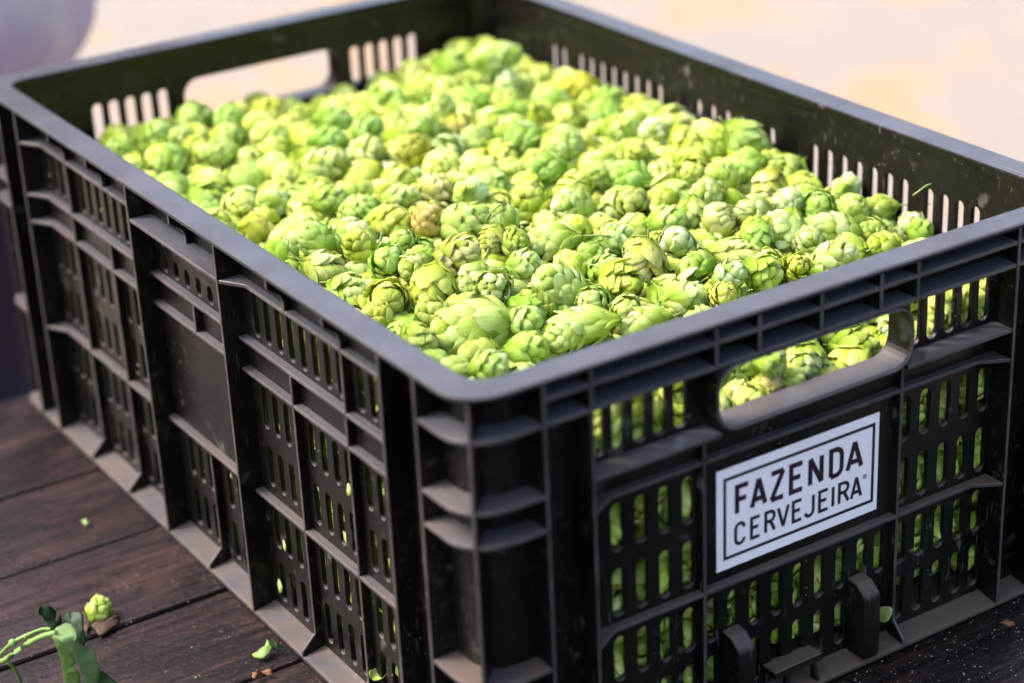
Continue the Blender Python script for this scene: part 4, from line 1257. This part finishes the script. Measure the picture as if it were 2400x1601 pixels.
crumple('dry_leaf', [tp(185, 1440), tp(200, 1438), tp(212, 1460), tp(206, 1485), tp(196, 1480)], M_DRY, 'dark shrivelled leaf scrap left of the lone hop cone', 'dry leaf', 4)
crumple('dry_flower', [tp(592, 1580, .002), tp(604, 1570, .006), tp(614, 1578, .003), tp(618, 1580), tp(606, 1590), tp(596, 1592, .003)], M_RUST, 'rust brown dried flower scrap on the planks near the crate foot', 'dry flower', 5)
crumple('dry_flower', [tp(618, 1578), tp(630, 1574, .002), tp(636, 1570, .004), tp(640, 1578, .002), tp(630, 1583)], M_RUST, 'smaller rust brown scrap joined to the dried flower', 'dry flower', 6)
crumple('bract_scrap', [tp(192, 1222, .002), tp(201, 1217, .003), tp(210, 1222), tp(209, 1231), tp(198, 1233)], M_LSTEM, 'tiny green scrap lying on the far plank', 'leaf scrap', 7)
crumple('green_sliver', [tp(594, 1543), tp(614, 1539), tp(629, 1526), tp(628, 1502, .006), tp(638, 1517, .004), tp(634, 1532, .002), tp(618, 1544)], M_LSTEM, 'curled green leaf sliver beside the crate foot', 'leaf scrap', 8)
crumple('leaf_tip', [tp(640, 1500, .006), tp(650, 1505, .005), tp(660, 1520, .002), tp(652, 1529), tp(642, 1526)], M_DLEAF, 'dark green leaf tip tucked against the crate foot', 'leaf scrap', 9)
crumple('hop_debris', [tp(2345, 1459), tp(2358, 1452, .004), tp(2375, 1456, .003), tp(2380, 1465), tp(2362, 1470)], M_RUST, 'pinkish crumb of dried hop right of the crate', 'dry flower', 10)

# crumbs scattered on the planks
V, F = [], []
def crumb(x, y, s, z):
    o = len(V)
    a = rnd.uniform(0, 6)
    for k in range(3): V.append((x + s * math.cos(a + 2.1 * k), y + s * math.sin(a + 2.1 * k) * rnd.uniform(.4, 1), z))
    V.append((x, y, z + s * rnd.uniform(0.5, 1.1)))
    F.extend([(o, o + 1, o + 3), (o + 1, o + 2, o + 3), (o + 2, o, o + 3), (o, o + 2, o + 1)])
for _ in range(5200):
    x, y = rnd.uniform(-0.24, 0.0), 0.02 + 0.40 * rnd.random() ** 1.6
    if rnd.random() > math.exp(-max(0, y - 0.16) * 12) + 0.03: continue
    crumb(x, y, 0.00020 + 0.0007 * rnd.random() ** 5, ZT + 0.0001)
for _ in range(5200):
    x, y = rnd.uniform(0.18, 0.56), rnd.uniform(-0.14, 0.02)
    crumb(x, y, 0.00020 + 0.0007 * rnd.random() ** 5, ZT + 0.0001)
for _ in range(1200):
    x, y = rnd.uniform(0.402, 0.56), rnd.uniform(-0.1, 0.3)
    crumb(x, y, 0.00020 + 0.0007 * rnd.random() ** 5, ZT + 0.0001)
o = link('crumbs', mesh_of('crumbs', V, F), None, M_CRUMB)
tag(o, 'fine pale crumbs and dust scattered over the dark planks', 'crumbs', None, 'stuff')

# ------------------------------------------------------------------ leafy sprig in the lower left corner
sprig = empty('hop_sprig', (-0.14, 0.225, ZT))
tag(sprig, 'green hop leaf sprig with bent stalks lying on the planks at lower left', 'leaf')
def sp_at(zx, zy, h):
    h = h * 1.8
    return bp(zx / 3.357, 1200 + zy / 3.357, 2, ZT + h) - Vector((-0.14, 0.225, ZT))
def leafmesh(name, pts, mat, seed, fold=0.006):
    """outline in enlarged-view pixels with heights; triangulated, wrinkled, given thickness"""
    bm = bmesh.new()
    vs_ = [bm.verts.new(sp_at(*q)) for q in pts]
    es_ = [bm.edges.new((vs_[i], vs_[(i + 1) % len(vs_)])) for i in range(len(vs_))]
    bmesh.ops.triangle_fill(bm, edges=es_, use_beauty=True)
    bmesh.ops.subdivide_edges(bm, edges=bm.edges[:], cuts=3, use_grid_fill=True)
    bmesh.ops.triangulate(bm, faces=bm.faces[:])
    for v in bm.verts:
        v.co.z += fold * 0.5 * mnoise.noise(v.co * 45 + Vector((seed, 0, 0))) + 0.0009 * mnoise.noise(v.co * 260)
    bmesh.ops.recalc_face_normals(bm, faces=bm.faces[:])
    bmesh.ops.solidify(bm, geom=bm.faces[:], thickness=0.0004)
    me = bpy.data.meshes.new(name); bm.to_mesh(me); bm.free()
    me.polygons.foreach_set('use_smooth', [True] * len(me.polygons))
    return link(name, me, sprig, mat)
H0 = 0.036
leafmesh('leaf_blade', [(395, 955, H0), (440, 905, H0), (520, 862, H0), (560, 865, H0), (592, 890, H0), (600, 950, H0), (585, 1000, H0), (640, 1030, .032), (700, 1080, .028), (745, 1110, .026), (760, 1180, .024),
                         (788, 1240, .021), (780, 1300, .018), (765, 1360, .015), (760, 1420, .012), (690, 1430, .012), (660, 1300, .02), (600, 1170, .027), (560, 1090, .031), (470, 1010, .035)], M_LEAF, 1)
leafmesh('leaf_blade', [(400, 960, H0 - .002), (470, 1015, .033), (560, 1095, .029), (596, 1180, .024), (570, 1210, .022), (600, 1260, .02), (638, 1300, .017), (632, 1360, .014), (600, 1430, .012), (510, 1430, .012), (500, 1300, .018), (480, 1160, .025), (440, 1060, .031)], M_LSTEM, 2)
leafmesh('leaf_blade', [(345, 920, .030), (352, 860, .032), (330, 815, .034), (302, 800, .035), (303, 760, .036), (330, 740, .036), (385, 736, .036), (420, 742, .035), (445, 768, .034), (432, 820, .033), (440, 850, .032), (470, 770, .033), (488, 850, .031),
                         (470, 900, .03), (400, 935, .03)], M_DLEAF, 3)
leafmesh('leaf_blade', [(500, 860, .028), (530, 812, .030), (570, 802, .030), (655, 818, .030), (660, 860, .029), (660, 940, .027), (682, 1030, .024), (660, 1060, .023), (600, 1010, .025), (560, 930, .027)], M_DLEAF, 4)
leafmesh('leaf_blade', [(775, 1230, .012), (840, 1270, .010), (900, 1320, .008), (960, 1370, .006), (980, 1430, .005), (860, 1430, .005), (760, 1400, .006)], M_DLEAF, 5)
def stalk(pts, rad):
    q = [sp_at(*p) for p in pts]
    # refine
    fine = []
    for i in range(len(q) - 1):
        for t in (0, 0.25, 0.5, 0.75):
            a, b, c, d = q[max(i - 1, 0)], q[i], q[i + 1], q[min(i + 2, len(q) - 1)]
            fine.append(0.5 * ((2 * b) + (c - a) * t + (2 * a - 5 * b + 4 * c - d) * t * t + (3 * b - a - 3 * c + d) * t ** 3))
    fine.append(q[-1])
    vs_, fs_ = tube(fine, [rad] * len(fine), 8)
    return link('stalk', mesh_of('stalk', vs_, fs_, True), sprig, M_LSTEM)
stalk([(-140, 1260, .010), (-20, 1190, .018), (60, 1150, .024), (200, 1050, .030), (330, 980, .034), (440, 950, .036)], 0.0014)
stalk([(-60, 1180, .016), (40, 1080, .024), (100, 1030, .028), (200, 975, .030), (330, 925, .031), (400, 925, .031)], 0.0010)
stalk([(60, 1180, .022), (110, 1230, .018), (150, 1310, .012), (180, 1400, .006), (200, 1460, .003)], 0.0010)
stalk([(190, 985, .030), (225, 1000, .029), (235, 1040, .030)], 0.0007)
bm = bmesh.new()
bmesh.ops.create_icosphere(bm, subdivisions=2, radius=0.0022)
for v in bm.verts: v.co = v.co * (1 + 0.2 * mnoise.noise(v.co * 400)) + sp_at(100, 1030, .028)
link('bud', bm_mesh('bud', bm, smooth=True), sprig, M_LSTEM)

# ------------------------------------------------------------------ person standing behind the table, far left
PX, PY = 0.072, 1.02
person = empty('person', (PX, PY, ZG))
person.rotation_euler = (0, 0, math.radians(62))
tag(person, 'person in a loose pale lilac shirt and dark trousers standing behind the table', 'person')
def skin(name, pts, edges, radii, parent, mat, levels=2):
    me = bpy.data.meshes.new(name)
    me.from_pydata(pts, edges, [])
    o = bpy.data.objects.new(name, me); COL.objects.link(o)
    o.modifiers.new('skin', 'SKIN').use_smooth_shade = True
    if not me.skin_vertices: me.attributes
    sl = me.skin_vertices[0].data
    for i, r in enumerate(radii):
        sl[i].radius = r if isinstance(r, tuple) else (r, r)
        sl[i].use_root = (i == 0)
    sb = o.modifiers.new('sub', 'SUBSURF'); sb.levels = levels; sb.render_levels = levels
    dg = bpy.context.evaluated_depsgraph_get(); dg.update()
    res = bpy.data.meshes.new_from_object(o.evaluated_get(dg))
    bpy.data.objects.remove(o)
    res.polygons.foreach_set('use_smooth', [True] * len(res.polygons))
    res.name = name; res.materials.clear()
    return link(name, res, parent, mat)
def loftbody(name, secs, parent, mat, n=28, wr=0.0, seed=0):
    """closed tube through elliptical sections (x, y, z, rx, ry), with cloth folds"""
    vs_, fs_ = [], []
    for j, (cx, cy, cz, rx, ry) in enumerate(secs):
        for i in range(n):
            a = 2 * PI * i / n
            k = 1 + wr * mnoise.noise(Vector((math.cos(a) * 2.4 + seed, math.sin(a) * 2.4, cz * 7)))
            vs_.append((cx + rx * k * math.cos(a), cy + ry * k * math.sin(a), cz))
    for j in range(len(secs) - 1):
        for i in range(n):
            fs_.append((j * n + i, j * n + (i + 1) % n, (j + 1) * n + (i + 1) % n, (j + 1) * n + i))
    fs_.append(tuple(range(n))[::-1]); fs_.append(tuple((len(secs) - 1) * n + i for i in range(n)))
    o = link(name, mesh_of(name, vs_, fs_, True), parent, mat)
    sb = o.modifiers.new('sub', 'SUBSURF'); sb.levels = 1; sb.render_levels = 1
    return o
# body: pelvis, spine, neck, head, arms, legs as one surface
B = [(0, 0, 0.93), (0, 0, 1.10), (0, 0, 1.30), (0, 0, 1.44), (0, -0.01, 1.53), (0, -0.015, 1.62), (0, -0.015, 1.71),
     (0.10, 0, 0.86), (0.105, -0.01, 0.50), (0.11, 0.01, 0.10), (0.115, -0.10, 0.05),
     (-0.10, 0, 0.86), (-0.105, -0.01, 0.50), (-0.11, 0.01, 0.10), (-0.115, -0.10, 0.05),
     (0.17, 0, 1.40), (0.215, 0.0, 1.17), (0.10, -0.19, 1.13), (0.03, -0.22, 1.14),
     (-0.17, 0, 1.40), (-0.215, 0.0, 1.17), (-0.10, -0.19, 1.17), (-0.03, -0.22, 1.18)]
Eg = [(0, 1), (1, 2), (2, 3), (3, 4), (4, 5), (5, 6), (0, 7), (7, 8), (8, 9), (9, 10), (0, 11), (11, 12), (12, 13), (13, 14), (3, 15), (15, 16), (16, 17), (17, 18), (3, 19), (19, 20), (20, 21), (21, 22)]
Rr = [(.14, .10), (.13, .10), (.15, .11), (.10, .08), .055, (.08, .09), (.07, .08), .085, .055, .04, .04, .085, .055, .04, .04, .06, .042, .03, .035, .06, .042, .03, .035]
skin('body', B, Eg, Rr, person, M_SKIN)
loftbody('shirt', [(0, 0, .925, .09, .08), (0, 0, .928, .125, .11), (0, 0, .940, .160, .135), (0, 0, .960, .190, .150), (0, 0, .990, .207, .160), (0, 0, 1.03, .212, .158), (0, 0, 1.12, .186, .142), (0, 0, 1.28, .196, .142), (0, 0, 1.40, .190, .125), (0, 0, 1.46, .12, .095), (0, 0, 1.50, .068, .065)], person, M_SHIRT, 40, 0.20, 3)
for s in (1, -1):
    loftbody('sleeve', [(s * .212, -.008, 1.12, .045, .048), (s * .212, -.004, 1.14, .062, .064), (s * .205, 0, 1.26, .066, .070), (s * .175, 0, 1.38, .070, .075), (s * .15, 0, 1.43, .05, .06)], person, M_SHIRT, 20, 0.1, s)
    loftbody('trouser_leg', [(s * .110, 0.01, .06, .062, .070), (s * .108, 0.0, .30, .070, .078), (s * .105, -.01, .50, .078, .085), (s * .100, 0, .70, .092, .100), (s * .092, 0, .84, .100, .112), (s * .085, 0, .93, .098, .110), (s * .06, 0, .99, .08, .10)], person, M_JEANS, 22, 0.1, s * 5)
    loftbody('shoe', [(s * .112, -.06, 0.0, .048, .125), (s * .112, -.06, .03, .050, .130), (s * .112, -.04, .065, .042, .09), (s * .110, 0, .09, .035, .04)], person, M_SHOE, 18)
loftbody('hair', [(0, .002, 1.60, .075, .078), (0, .006, 1.66, .092, .100), (0, .003, 1.72, .094, .102), (0, 0, 1.78, .078, .085), (0, 0, 1.805, .03, .035)], person, M_HAIR, 20, 0.06)
for s in (1, -1):
    for k in range(5):
        base = Vector((s * .035, -.225, 1.175 - .014 * k - .02 * s))
        ln = (.05, .075, .082, .076, .06)[k] if k else .05
        dirv = Vector((-s, -.25, -.05)) if k else Vector((-s * .6, -.5, .7))
        tip = base + dirv.normalized() * ln
        mid = base.lerp(tip, .5) + Vector((0, 0, .006))
        vs_, fs_ = tube([base, mid, tip], [.0095, .0088, .0065], 8)
        link('finger' if k else 'thumb', mesh_of('finger', vs_, fs_, True), person, M_SKIN)
